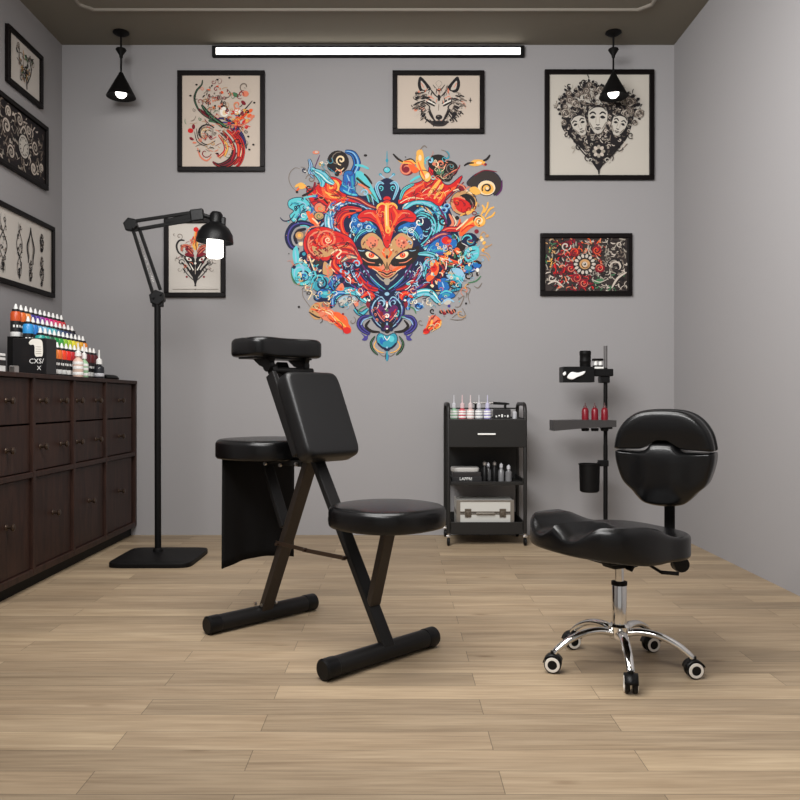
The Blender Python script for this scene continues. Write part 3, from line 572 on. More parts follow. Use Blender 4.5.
for k in range(46):
    a = r.uniform(0, 2 * PI); q = r.uniform(88, 104); x = 388 + q * math.cos(a) * 1.0; y = 240 + q * math.sin(a) * (.95 if math.sin(a) < 0 else 1.0)
    if y > 325 or y < 153: continue
    e(r.choice('gDOTK'), x, y, r.uniform(.3, .8), r.uniform(.3, .7))
top('wall_mural', A.bm, ARTM, (0, WB, 1.2), 'heart-shaped red and turquoise swirling demon face mural on the back wall', 'mural')

# ------------------------------------------------------------------ framed prints
def framed(px0, px1, py0, py1, label, draw, paper, pw=.031, cat='picture'):
    """on the back wall, px in photo pixels"""
    Yf = WB - .026; k = Yf / 800
    X0, X1 = (px0 - 397) * k, (px1 - 397) * k; Z1, Z0 = H - (py0 - 400) * k, H - (py1 - 400) * k
    t = empty('picture_frame', ((X0 + X1) / 2, WB, Z0), label, cat)
    bm = B(); w = pw
    box(bm, X0, X1, Yf, WB - .001, Z1 - w, Z1, .003); box(bm, X0, X1, Yf, WB - .001, Z0, Z0 + w, .003)
    box(bm, X0, X0 + w, Yf, WB - .001, Z0 + w, Z1 - w, .003); box(bm, X1 - w, X1, Yf, WB - .001, Z0 + w, Z1 - w, .003)
    obj('frame', bm, M_frame, t, off=t.location)
    Yp = WB - .012
    def f(x, y, d): return ((x - 397) * k, Yp - d, H - (y - 400) * k)
    A = Art(f); A.out = 'i'; A.ow = .3
    m = w / k - .3; A.d = -.002; A.face([(px0 + m, py0 + m), (px1 - m, py0 + m), (px1 - m, py1 - m), (px0 + m, py1 - m)], paper); A.d = 0
    draw(A)
    obj('print', A.bm, ARTM, t, off=t.location)
def curls(A, cx, cy, R0, R1, n, cols, seed, size=(2, 4), w=(.4, 1.1), a0=0, a1=2 * PI, sx=1, sy=1):
    r = random.Random(seed)
    for k in range(n):
        a = r.uniform(a0, a1); q = r.uniform(R0, R1); x = cx + q * math.cos(a) * sx; y = cy + q * math.sin(a) * sy; z = r.uniform(*size)
        if r.random() < .45: A.sp(r.choice(cols), x, y, z * .6, r.uniform(*w), r.uniform(.7, 1.4), r.uniform(0, 6), r.choice((-1, 1)))
        else:
            t = r.uniform(0, 2 * PI); c = r.uniform(-.7, .7); p = []
            for j in range(4): p.append((x, y)); x += z * .45 * math.cos(t); y += z * .45 * math.sin(t); t += c
            A.l(r.choice(cols), r.uniform(*w), p)
def draw_swirl(A):
    s, l, e, sp = A.s, A.l, A.e, A.sp; A.ow = .25
    s('i', 1.6, '202,79 201,84 196,90 194,98 197,107 203,114 212,120', hl='G')
    for k in range(34):
        r = random.Random(k); x, y = 214 + r.gauss(0, 6), 97 + r.gauss(0, 6.5); e('SMMKDgO'[k % 7], x, y, r.uniform(.6, 1.9), r.uniform(.5, 1.3), r.uniform(0, 3))
    sp('g', 225, 95, 7, 1, .5, -1.4); sp('K', 205, 133, 10.5, 1.9, .95, -.6, -1); sp('g', 205, 133, 8, 1.6, 1.1, -.3, -1); sp('K', 207, 133, 5, 1, 1, .4, -1); sp('C', 206, 131, 6.6, 1, .6, 2)
    s('M', 3, '198,108 206,114 214,118 222,126', hl='K'); e('W', 224, 111, 4.5, 5); sp('K', 224, 109, 5.5, 1.8, .8, PI); e('C', 224, 112, 2, 2.6)
    s('V', 4.2, '216,123 226,123 234,128 240,135 244,144', hl='N'); s('G', 3, '208,120 216,121 222,127', hl='K'); s('R', 4.6, '226,129 234,136 239,146 238,158 233,164', hl='MO'); s('K', 3, '220,132 230,140 233,150 229,159 219,164 212,161', hl='M')
    s('R', 3.4, '218,134 224,142 225,150 218,157', hl='C'); s('M', 2.6, '212,161 220,166 230,162 236,152'); s('Y', 2, '222,138 227,146 224,156'); s('C', 1.8, '240,136 242,146 240,156', o=False); l('S', 1.6, '197,147 200,156 206,160 211,156'); l('g', 1, '195,146 200,144 207,146'); sp('M', 205, 152, 6, 1, .8, .2)
    e('R', 190, 130, 2.8, 2.4); e('M', 193, 126, 1.6, 2.6); e('M', 191, 138, 2.4, 1.4, .5); e('S', 194, 142, 2, 1)
    for x, y, c in ((238, 118, 'O'), (246, 113, 'Y'), (249, 115, 'O'), (244, 121, 'R'), (250, 110, 'O'), (240, 125, 'M'), (236, 120, 'S'), (247, 120, 'D'), (233, 123, 'R'), (252, 116, 'S')): e(c, x, y, 2.6, 1.7, -.6)
    e('G', 235, 94, 3.4, 1.8, .5, o=True); sp('g', 244, 86, 5, 1.4, 1, 2); sp('e', 245, 88, 5, 1.4, 1, 0); e('S', 245, 93, 3.4, 3); e('M', 243, 102, 2.8, 1.8, .8); sp('S', 237, 104, 4.6, 1.6, 1, 1); e('W', 237, 111, 3, 2.4); l('V', 1.6, '233,112 238,116 242,113'); l('K', 1.2, '230,121 237,117 245,108 252,100')
    s('K', 4.2, '201,104 207,112 215,119 224,125 230,127', hl='G'); s('K', 2.4, '216,118 224,118 234,124 243,136 246,148', hl='V'); s('M', 3, '222,130 230,140 234,150 231,160', hl='R'); s('R', 3, '230,128 240,138 243,150 240,162 234,168', hl='K')
    s('K', 2.2, '213,163 222,166.5 231,164 238,156', hl='R'); s('O', 2.6, '232,121 240,118 248,110', hl='R'); s('S', 2, '231,124 242,124 252,118', o=False); l('K', 1, '196,128 198,138 206,144 215,140'); l('K', .8, '194,131 197,141 206,146'); s('e', 2, '209,138 212,133 211,127', hl='K')
    for k in range(26):
        rr = random.Random(k + 50); x, y = 214 + rr.gauss(0, 8), 99 + rr.gauss(0, 7.5); A.sp('MKgSuD'[k % 6], x, y, rr.uniform(1.5, 3), .6, 1.2, k)
    curls(A, 238, 118, 2, 15, 44, 'KORMDY', 18, (2, 4), (.6, 1.4)); curls(A, 218, 142, 4, 22, 40, 'KMRDSg', 19, (2, 4.5), (.5, 1.1))
    curls(A, 220, 118, 6, 36, 60, 'KgMSGD', 8, (2.5, 6), (.3, .9), sy=1.1)
    for x, y in ((249, 149), (253, 144), (217, 153), (254, 102), (217, 79), (196, 84), (240, 143), (248, 136), (190, 95), (229, 77)): e('K', x, y, 1.2, .9)
framed(177, 264.5, 70, 171, 'framed abstract swirl print with red and blue tail feathers, upper left of back wall', draw_swirl, 'e')
def draw_wolf(A):
    s, l, b, e, sp = A.s, A.l, A.b, A.e, A.sp; A.ow = .2
    curls(A, 439, 103, 17, 27, 52, 'iuSg', 12, (2, 5), (.4, 1.2), a0=-PI * .35 - PI / 2, a1=PI * 1.3, sy=.75)
    for q in (-1, 1):
        F = lambda t: [(439 + q * (439 - x), y) for x, y in P_(t)]
        b('i', F('420,76 425,80 431,88 428,91 421,91 418,84')); b('w', F('421,80 425,84 427,89 422,88'), o=False); l('S', .8, F('421,82 424,87'))
        b('w', F('424,92 432,89 438,92 438,110 432,112 427,103 421,97'), o=False); l('i', 1.6, F('425,97 430,99 436,103')); l('i', 1.2, F('422,101 428,104 433,110')); l('W', 1.0, F('427,100 432,102 436,104')); b('w', F('430,103 437,106 437,118 433,114'), o=False)
        l('i', 1.7, F('428,108 431,115 436,121')); l('u', 1.5, F('438,97 434,93 431,89')); l('i', 2.2, F('421,112 427,119 434,124')); l('i', 2.2, F('418,106 423,112 427,120')); l('u', 1.3, F('430,118 434,124 438,125')); l('S', .9, F('428,95 434,98'))
        l('g', 1, F('424,100 424,106 428,112')); l('w', 1, F('421,104 425,112 432,120'))
    b('w', '434,104 444,104 445,113 442,119 436,119 433,113', o=False); e('i', 439, 116.5, 3.4, 2.6); e('i', 439, 97, 1.6, 3.4); l('g', .8, '439,103 438.6,110'); b('u', '430,121 439,120 448,121 444,125.3 434,125.3', o=False); e('i', 439, 122.5, 5.5, 1.6); A.b('e', '439,80 442,82.5 439,86 436,82.5'); l('i', 1, '433,84 439,90 445,84')
    for sd, n_, q0, q1 in ((4, 130, 15, 23), (5, 60, 12, 17)):
        r = random.Random(sd)
        for k in range(n_):
            a = r.uniform(-.75, PI + .75); q = r.uniform(q0, q1); x, y = 439 + q * math.cos(a) * 1.1, 103.5 + q * math.sin(a) * .9
            if y > 124 or (abs(x - 439) < 10.5 and y < 122.5): continue
            ln = r.uniform(3, 6.5); dx, dy = math.cos(a), math.sin(a) * .6 + .45
            l(r.choice('iiuggw'), r.uniform(.6, 1.7), [(x - dx * ln * .4, y - dy * ln * .4), (x + r.uniform(-.4, .4), y - .4), (x + dx * ln * .6, min(y + dy * ln * .5, 126))])
    r = random.Random(6)
    for k in range(46):
        x = r.uniform(426, 452); y = r.uniform(86, 100); l(r.choice('iugwS'), r.uniform(.4, .9), [(x, y), (x + (x - 439) * .12, y + 1.8), (x + (x - 439) * .16, y + 3.6)])
    e('i', 439, 116.5, 3.4, 2.5); e('g', 438.4, 115.6, 1.1, .6); l('i', 1, '439,118 439,121'); l('i', 1.2, '433,120 439,122.4 445,120')
    for q in (-1, 1): l('i', 1.8, [(439 + q * 4, 105.5), (439 + q * 9, 103), (439 + q * 13, 101)]); l('u', 1.3, [(439 + q * 10, 106), (439 + q * 8, 112), (439 + q * 5, 118)])
    l('i', .7, '469,99.5 472,99.5'); l('i', .7, '470.5,97 470.5,102')
framed(392.5, 484.5, 70, 133, 'small framed wolf head print above the mural', draw_wolf, 'e')
def draw_faces(A):
    s, l, b, e, sp = A.s, A.l, A.b, A.e, A.sp; A.ow = .25
    b('i', '566,114 574,104 584,101 599,104 614,101 626,104 634,114 632,126 626,140 614,152 604,164 599,170 594,164 584,150 572,138 562,126', o=False)
    curls(A, 599, 108, 6, 44, 170, 'iiiguj', 5, (2, 5), (.5, 1.4), a0=-PI, a1=0, sy=.72)
    curls(A, 599, 112, 28, 46, 70, 'iigju', 15, (2, 4), (.5, 1.2), a0=-PI, a1=0, sy=.62)
    curls(A, 599, 122, 4, 36, 90, 'iwwgj', 6, (2, 4), (.5, 1.2), a0=0, a1=PI, sy=1.0)
    HT = P_('566,114 574,104 584,101 599,104 614,101 626,104 634,114 632,126 626,140 614,152 604,164 599,170 594,164 584,150 572,138 562,126')
    rr = random.Random(40); k = 0
    while k < 190:
        x, y = rr.uniform(560, 638), rr.uniform(100, 168)
        if not inside((x, y), HT): continue
        k += 1
        if k % 3: A.sp(rr.choice('jjggw'), x, y, rr.uniform(1, 2.2), rr.uniform(.4, .8), 1.1, x)
        else: A.l(rr.choice('jgwf'), rr.uniform(.4, .9), [(x - 1.5, y - 1), (x, y + .4), (x + 1.6, y)])
    for k in range(22):
        a = PI + (k + .5) * PI / 22; R1 = rr.uniform(30, 43); x, y = 599 + R1 * math.cos(a), 116 + R1 * math.sin(a) * .78; z = rr.uniform(2.6, 4)
        e('g', x, y, z); sp('i', x, y, z, .8, 1.8, x); sp('w', x, y, z * .7, .5, 1.3, x + 2)
        for j in range(3): A.b('i', [(x + z * math.cos(a + j - 1), y + z * math.sin(a + j - 1)), (x + z * 1.5 * math.cos(a + j - .7), y + z * 1.5 * math.sin(a + j - .7)), (x + z * 2.1 * math.cos(a + j - 1), y + z * 2.1 * math.sin(a + j - 1)), (x + z * 1.5 * math.cos(a + j - 1.3), y + z * 1.5 * math.sin(a + j - 1.3))], o=False)
    for x, y, q in ((566, 113, 4.6), (640, 113, 4.6), (576, 103, 4), (630, 102, 4), (588, 96, 3.6), (616, 95, 3.6), (600, 89, 3.4), (574, 116, 3.4), (627, 113, 4), (635, 122, 3), (564, 122, 3)):
        e('j', x, y, q); 
        for k in range(5): e('w' if k % 2 else 'g', x + q * .55 * math.cos(k * 1.26), y + q * .55 * math.sin(k * 1.26), q * .36)
        sp('i', x, y, q, .7, 1.6, x); sp('i', x, y, q * .6, .6, 1.3, y)
    for x0, y0, k, tilt in ((580, 125, .85, -.35), (619, 125, .85, .3), (598, 119.5, 1.1, 0)):
        ca, sa = math.cos(tilt), math.sin(tilt)
        F = lambda t: [(x0 + (x * ca - y * sa) * k, y0 + (x * sa + y * ca) * k) for x, y in P_(t)]
        b('f', F('-8,-9 -3,-12 4,-12 8.5,-8 8.5,0 6,7 2,12.5 -2,12.5 -6,7 -8.5,0'))
        for q in (-1, 1):
            l('i', 1.5 * k, F('%g,-5 %g,-7 %g,-5' % (q * 1.5, q * 4.5, q * 7.5))); b('i', F('%g,-2.5 %g,-4 %g,-2 %g,-1' % (q * 2, q * 4.5, q * 7, q * 4.5)), o=False); l('g', .9, F('%g,2 %g,5 %g,9' % (q * 7.5, q * 6, q * 3.5))); l('j', .7, F('%g,-3 %g,3' % (q * 1.4, q * 1.8)))
        l('u', 1.0, F('-1.8,4 0,4.8 1.8,4')); b('u', F('-3.2,7.6 -1,6.6 0,7 1,6.6 3.2,7.6 0,9.4'), o=False); l('f', .4, F('-3,7.8 0,8 3,7.8')); l('i', 1.2, F('-8,-8 -3,-11.5 4,-11.5 8,-8')); l('g', .8, F('-2,12 0,13 2,12'))
    for q in (-1, 1):
        sp('i', 599 + q * 20, 147, 4.4, 1.1, 1.2, 0, q); sp('i', 599 + q * 32, 135, 3.6, 1, 1.2, 1, q); sp('u', 599 + q * 11, 157, 4, 1.1, 1.1, 1, -q); l('i', 1.4, [(599 + q * 26, 139), (599 + q * 16, 152), (599 + q * 6, 162), (599, 168)])
    e('i', 599, 151, 9, 9)
    for k in range(8): e('w' if k % 2 else 'j', 599 + 4.4 * math.cos(k * .785), 151 + 4.4 * math.sin(k * .785), 2.1, 1.7, k * .785)
    e('i', 599, 151, 1.6); sp('f', 591, 160, 3.5, .9, 1.1, 1); sp('f', 607, 160, 3.5, .9, 1.1, 1, -1); A.b('i', '597.5,164 600.5,164 599.6,173 598.4,173', o=False)
framed(545, 654.5, 69, 179.5, 'large square framed print of three women\'s faces under dark flowers', draw_faces, 'f')
def draw_mandala(A):
    s, l, b, e, sp = A.s, A.l, A.b, A.e, A.sp; A.ow = .25
    A.d += 1e-5; A.face([(545, 237.5), (628, 237.5), (628, 291.5), (545, 291.5)], 'u')
    r = random.Random(2)
    for k in range(620):
        x, y = r.uniform(547, 626), r.uniform(239.5, 289.5); d = math.hypot(x - 585, y - 264)
        c = r.choice('iiigjwjg')
        if x < 558 and y < 265: c = r.choice('iGDjiY')
        elif 552 < x < 592 and d > 9 and (y > 262 or x < 575): c = r.choice('MMiMiSRjw')
        elif y < 262 and 570 < x < 602: c = r.choice('iOMDSjw')
        elif y > 272 and x > 590: c = r.choice('iiGijw')
        t = r.uniform(0, 6); z = r.uniform(1.5, 4); cv = r.uniform(-.8, .8); p = []
        for j in range(4): p.append((min(max(x, 546), 627), min(max(y, 238.5), 290.5))); x += z * math.cos(t) * .6; y += z * math.sin(t) * .6; t += cv
        l(c, r.uniform(.6, 1.5), p)
    for x, y in ((571, 268), (577, 278), (584, 283), (600, 268), (597, 250), (575, 252)):
        e('M', x, y, 5, 4.4); sp('S' if y > 260 else 'O', x, y, 4, .8, 1.5, x); sp('i', x, y, 2.6, .8, 1.2, y); e('R', x + 1, y - 1, 1.2)
    sp('i', 617, 266, 10, 1.8, .8, PI, 1); sp('w', 617, 267, 7, 1.8, .9, PI, 1); sp('i', 617, 268, 4, 1.6, .9, PI); s('w', 2.2, '627,272 618,278 612,288', o=True); sp('w', 566, 246, 4.5, 1.4, 1.1, 1); e('G', 599, 281, 5, 2.4, -.3); l('w', .9, '592,279 600,282 608,279'); sp('w', 552, 278, 3.6, 1.2, 1, 1); sp('w', 620, 244, 3.4, 1, 1, 1); l('w', 1.6, '548,284 556,281 564,287')
    e('i', 585, 264, 11.5, 10.6)
    for k in range(14): e('f' if k % 2 else 'w', 585 + 9 * math.cos(k * PI / 7), 264 + 8.3 * math.sin(k * PI / 7), 2.0, 1.4, k * PI / 7)
    e('u', 585, 264, 7, 6.6); e('D', 585, 264, 5.4, 5); sp('i', 585, 264, 4.6, .8, 1.2); e('w', 585, 264, 2.6); e('i', 585, 264, 1.3); e('W', 584.6, 263.6, .5)
framed(540.5, 632.5, 233, 295.5, 'framed dark print with a pale round mandala and red roses, below the three faces print', draw_mandala, 'w')
def draw_demon(A):
    s, l, b, e, sp = A.s, A.l, A.b, A.e, A.sp; A.ow = .25
    for q in (-1, 1):
        F = lambda t: [(194.8 + q * (194.8 - x), y) for x, y in P_(t)]
        s('S', 3, F('193,252 188,246 182,246 181,251'), hl='M'); s('M', 3.4, F('193,256 189,251 185,248'), hl='S'); s('i', 1.4, F('184,256 178,252 176,245 179,240 184,240')); sp('g', 194.8 + q * 16, 236, 3.4, .7, 1.1, 1, q); sp('g', 194.8 + q * 21, 234, 1.6, .6, .8, 1)
        b('i', F('194,258 187,255 183,257 186,262 190,268 194,276'), o=False); b('W', F('185.5,256.5 190,258 191,260.5 187,260'), o=False); e('M', 194.8 + q * 6.4, 258.8, 1.1); b('M', F('194,256 188,252 184,254 188,256'), o=False)
        l('W', 1.1, F('189,263 193,270 194.8,274')); s('i', 1.5, F('181,262 187,268 192,276')); sp('i', 194.8 + q * 14, 262, 3.4, .9, 1.2, 0, q); sp('u', 194.8 + q * 10, 269, 2.8, .9, 1.1, 1, q); sp('g', 194.8 + q * 19, 260, 3.4, .6, .9, 1, q); l('i', 1, F('182,268 187,274 193,280')); e('M', 194.8 + q * 8.6, 276.5, 1.1); e('i', 194.8 + q * 4, 271, 1.4, 2); sp('g', 194.8 + q * 16, 269, 2.6, .5, .9, 0)
    b('i', '191,271 198.6,271 196.4,281 194.8,285 193.2,281', o=False); e('W', 194.8, 263, 1.2); l('w', .7, '194.8,267 194.8,274'); e('i', 194.8, 285, 1); e('i', 194.8, 289, .6)
    b('Y', '192,246 193,238 195,230 197,238 197.5,246 195,250', o=False); l('O', 1.8, '193,244 196,234 195,228'); e('R', 195.5, 229, 2.6, 2.4); l('R', 1.6, '191,243 193,236'); e('S', 191, 240, 1.8, 1.4); l('M', 1, '196,250 195,240'); sp('M', 187, 247, 3, 1.2, 1)
    curls(A, 194.8, 256, 8, 19, 40, 'iMgSu', 8, (1.5, 3.5), (.3, .8))
    l('g', .4, '172,289 218,289', .05)
framed(163.5, 225, 218, 297, 'framed heart-shaped demon print with a red flame, behind the floor lamp head', draw_demon, 'h')

# ---- left wall frames: local u = photo-side depth axis (Y), v = height
def framed_left(Y0, Y1, Z0, Z1, label, draw, paper, w=.028):
    XF = XL + .026
    t = empty('picture_frame', (XL, (Y0 + Y1) / 2, Z0), label, 'picture')
    bm = B(); a = XL + .001
    box(bm, a, XF, Y0, Y1, Z1 - w, Z1, .003); box(bm, a, XF, Y0, Y1, Z0, Z0 + w, .003)
    box(bm, a, XF, Y0, Y0 + w, Z0 + w, Z1 - w, .003); box(bm, a, XF, Y1 - w, Y1, Z0 + w, Z1 - w, .003)
    obj('frame', bm, M_frame, t, off=t.location)
    def f(x, y, d): return (XL + .012 + d, Y0 + x / 100, Z1 - y / 100)     # centimetres from the top near corner
    A = Art(f); A.out = 'i'; A.ow = .2; W_, H_ = (Y1 - Y0) * 100, (Z1 - Z0) * 100; m = w * 100 - .2
    A.d = -.002; A.face([(m, m), (W_ - m, m), (W_ - m, H_ - m), (m, H_ - m)], paper); A.d = 0
    draw(A, W_, H_)
    obj('print', A.bm, ARTM, t, off=t.location)
def draw_bouquet(A, W, Hh):
    A.l('i', 1.4, [(W * .56, Hh * .86), (W * .55, Hh * .7), (W * .5, Hh * .5)]); A.l('i', .8, [(W * .56, Hh * .75), (W * .68, Hh * .5), (W * .66, Hh * .3)]); A.l('i', .8, [(W * .54, Hh * .66), (W * .36, Hh * .45), (W * .34, Hh * .22)])
    r = random.Random(6)
    for k in range(60):
        t = r.random(); x = W * (.5 + r.uniform(-.26, .26) * (1 - t * .75)); y = Hh * (.22 + .52 * t)
        A.e(r.choice('iiuGgD'), x, y, r.uniform(.7, 1.9), r.uniform(.4, .9), r.uniform(0, 3))
    curls(A, W * .5, Hh * .42, 2, W * .26, 26, 'iug', 3, (2, 4), (.3, .7))
framed_left(4.551, 5.0, 2.715, 3.045, 'small framed botanical sprig print, highest of the left wall pictures', draw_bouquet, 'h')
def draw_clock(A, W, Hh):
    m = 3.0; A.face([(m, m), (W - m, m), (W - m, Hh - m), (m, Hh - m)], 'i'); r = random.Random(8)
    for k in range(230):
        x, y = r.uniform(m + 2, W - m - 3), r.uniform(m + 2, Hh - m - 2); z = r.uniform(1.5, 4.5); t = r.uniform(0, 6); cv = r.uniform(-.9, .9); p = []
        for j in range(4): p.append((min(max(x, m), W - m), min(max(y, m), Hh - m))); x += z * .5 * math.cos(t); y += z * .5 * math.sin(t); t += cv
        A.l(r.choice('jggwuu'), r.uniform(.5, 1.4), p)
    for x, y, q in ((.22, .42, 5), (.3, .75, 4.4), (.75, .45, 4.4), (.72, .78, 4), (.45, .2, 3.8), (.25, .2, 3.6), (.88, .7, 3), (.62, .25, 3)):
        A.e('u', W * x, Hh * y, q + .6); A.sp('w', W * x, Hh * y, q, 1.2, 1.6, x * 9); A.sp('j', W * x, Hh * y, q * .6, .9, 1.3, y * 9)
    A.e('i', W * .53, Hh * .55, 7.2, 7.6); A.e('f', W * .53, Hh * .55, 6.4, 6.8); A.sp('u', W * .53, Hh * .55, 5.4, .4, 1, 0, r1=1)
    for k in range(12): a = k * PI / 6; A.l('i', .7, [(W * .53 + 3.9 * math.cos(a), Hh * .55 + 4.1 * math.sin(a)), (W * .53 + 5.2 * math.cos(a), Hh * .55 + 5.5 * math.sin(a))])
    A.l('i', .6, [(W * .53, Hh * .55), (W * .53 + 2.6, Hh * .55 - 2.2)]); A.l('i', .6, [(W * .53, Hh * .55), (W * .53 - 1, Hh * .55 + 3.6)]); A.s('w', 1.2, [(W * .45, Hh * .4), (W * .53, Hh * .26), (W * .62, Hh * .4)])
framed_left(4.40, 5.074, 2.226, 2.628, 'framed dark print of a pocket watch among roses, below the botanical sprig print', draw_clock, 'i')
def draw_tribal(A, W, Hh):
    def motif(cx, y0, y1, w, seed):
        r = random.Random(seed); h = y1 - y0
        for q in (-1, 1):
            p = [(cx + q * w * math.sin(k / 8 * PI * 2.2 + seed) * (.5 + .5 * math.sin(PI * k / 8)), y0 + h * k / 8) for k in range(9)]
            A.l('i', .75, p, .8)
        for k in range(26):
            t = r.random(); ww = w * math.sin(PI * t) ** .6; x = cx + r.uniform(-1, 1) * ww; y = y0 + h * t
            A.e(r.choice('iug'), x, y, r.uniform(.35, 1.0), r.uniform(.25, .7), r.uniform(0, 3))
        for k in range(6): t = (k + .5) / 6; A.sp('i', cx + w * .4 * (-1) ** k, y0 + h * t, 1.6, .6, 1.1, k, 1)
        A.b('i', [(cx - 1.2, y1 - h * .16), (cx + 1.2, y1 - h * .16), (cx + .2, y1), (cx - .2, y1)], o=False)
    motif(W - 88, 7, Hh - 7, 4, 4); motif(W - 66, 6, Hh - 6, 4.6, 1); motif(W - 46.4, 7, Hh - 6, 3.6, 2)
    for q in (-1, 1): A.s('i', 1.0, [(W - 32, 7), (W - 32 + q * 1.2, 12), (W - 32 + q * 4.6, 19), (W - 32 + q * 3, 26), (W - 32 + q * 3.4, 29)]); A.l('g', .5, [(W - 32 + q * 1, 14), (W - 32 + q * 3, 20), (W - 32 + q * 1.4, 26)])
    motif(W - 32, 27, Hh - 6, 2.2, 6)
    motif(W - 17, 8, 19, 2.6, 5); motif(W - 17, 22, Hh - 5, 2.6, 7)
    A.l('u', .3, [(W - 5, 6), (W - 5, Hh - 6)], .05)
framed_left(4.05, 5.17, 1.559, 2.015, 'wide framed print of tall black tribal ornaments, lowest of the left wall pictures', draw_tribal, 'h')
# ------------------------------------------------------------------ apothecary cabinet along the left wall
XC = -1.735
YD = [3.335, 3.828, 4.308, 4.782, 5.318]        # divider centres
ZT = 1.027
t = empty('drawer_cabinet', ((XL + XC) / 2, (YD[0] + YD[-1]) / 2, 0), 'long dark walnut cabinet with drawers and doors, standing along the left wall', 'cabinet')
bm = B(); off = t.location
xb = XL + .002
box(bm, xb, XC + .004, YD[0] - .014, WB - .002, ZT - .022, ZT, .003)
box(bm, xb, XC, YD[0] - .014, WB - .002, .06, .092, .003)
box(bm, xb + .002, XC, YD[0], WB - .004, .53, .556, .003)
for i, y in enumerate(YD): box(bm, xb + .003, XC + .001, y - .014, y + .014, .07, ZT - .012, .003)
box(bm, xb + .001, xb + .012, YD[0], WB - .004, .06, ZT - .02)
obj('carcass', bm, M_wood, t, off=off)
bm = B(); box(bm, xb + .01, XC - .035, YD[0] + .01, WB - .01, 0, .062); obj('plinth', bm, M_black, t, off=off)
def knob(parent, y, z):
    bm = B(); M = Matrix.Translation((XC - .014, y, z)) @ Matrix.Rotation(PI / 2, 4, 'Y')
    lathe(bm, [(0, 0), (.014, 0), (.012, .004), (.0065, .007), (.007, .02), (.015, .025), (.017, .032), (.011, .038), (0, .039)], 16, M=M)
    obj('knob', bm, M_bronze, parent, True, off=off)
for i in range(4):
    ya, yb = YD[i] + .016, YD[i + 1] - .016
    if i == 3: yb -= .03
    two = i in (1, 2)
    for z0, z1, kz in ((.786, 1.003, .897), (.558, .780, .672)):
        bm = B(); box(bm, XC - .3, XC - .014, ya, yb, z0 + .002, z1, .003)
        d = obj('drawer', bm, M_wood, t, off=off)
        kys = [ya + (yb - ya) * .2, ya + (yb - ya) * .8] if two else [(ya + yb) / 2]
        if two: kys = [ya + (yb - ya) * (.18 if i == 1 else .12), ya + (yb - ya) * (.72 if i == 1 else .74)]
        for ky in kys: knob(d, ky, kz)
    bm = B(); box(bm, XC - .034, XC - .014, ya, yb, .094, .527, .003)
    d = obj('door', bm, M_wood, t, off=off); knob(d, (ya + yb) / 2, .328)

# ------------------------------------------------------------------ ink display on the cabinet
YN, YE = 4.21, 4.84; NB = 11; DY = (YE - YN) / NB
RX = [-2.02, -1.955, -1.89, -1.825]; RZ = [1.236, 1.170, 1.110, 1.040]      # row base positions, back to front
t = empty('ink_rack', (-1.92, (YN + YE) / 2, ZT), 'stepped black rack of ink bottles on top of the dark cabinet', 'rack')
for i in range(4):
    bm = B(); box(bm, RX[i] - .032, RX[i] + .028, YN, YE, ZT + .001, RZ[i] - .001, .002); obj('tier', bm, M_black, t, off=t.location)
hues = [[('burnt orange', (196, 78, 30)), ('orange', (214, 104, 42)), ('amber', (222, 150, 84)), ('indigo', (58, 50, 134)), ('violet', (84, 58, 150)), ('purple', (132, 60, 150)), ('magenta', (190, 44, 138)), ('deep pink', (206, 40, 120)), ('rose', (214, 52, 104)), ('coral pink', (212, 62, 82)), ('red', (190, 50, 56))],
        [('sky blue', (44, 142, 206)), ('azure', (40, 120, 196)), ('light blue', (90, 160, 205)), ('pale blue', (130, 180, 210)), ('cyan', (60, 170, 196)), ('aqua', (88, 190, 190)), ('steel blue', (70, 110, 140)), ('slate blue', (52, 76, 112)), ('navy', (30, 44, 90)), ('dark navy', (24, 30, 62)), ('blue black', (22, 24, 40))],
        [('teal', (40, 150, 140)), ('sea green', (46, 140, 118)), ('dark green', (26, 84, 60)), ('green', (30, 140, 70)), ('grass green', (52, 150, 58)), ('lime', (130, 184, 50)), ('yellow green', (176, 200, 50)), ('yellow', (222, 210, 60)), ('golden yellow', (226, 188, 56)), ('ochre', (220, 160, 50)), ('light orange', (222, 130, 48))],
        [('light orange', (226, 118, 58)), ('orange', (226, 96, 40)), ('red orange', (226, 66, 34)), ('bright red', (216, 36, 30)), ('red', (196, 28, 34)), ('crimson', (176, 26, 44)), ('wine', (120, 26, 40)), ('maroon', (96, 24, 34)), ('dark maroon', (84, 22, 32)), ('brown red', (92, 28, 30)), ('oxblood', (76, 20, 28))]]
rown = ["rack's back row", "rack's second row from back", "rack's third row from back", "rack's front row"]
ordn = ['first', 'second', 'third', 'fourth', 'fifth', 'sixth', 'seventh', 'eighth', 'ninth', 'tenth', 'eleventh']
M_lab = mat('label_black', rgb(24, 22, 24), .45)
def cone_bottle(bm, r, h, tip, tr=None, z=0):
    """material 0 colour, 1 black label, 2 white tip/marks"""
    lathe(bm, [(0, z), (r * .96, z), (r, z + .003), (r, z + h * .18), (r, z + h * .62), (r, z + h * .92), (r * .8, z + h), (r * .5, z + h + .002)], 20, mis=[2, 2, 2, 1, 0, 0, 0])
    lathe(bm, [(r * .7, z + h), (r * .7, z + h + tip * .3), (r * .4, z + h + tip * .34)], 14, mi=1)
    lathe(bm, [(r * .42, z + h + tip * .3), (r * .36, z + h + tip * .5), (r * .14, z + h + tip), (0, z + h + tip)], 12, mi=2)
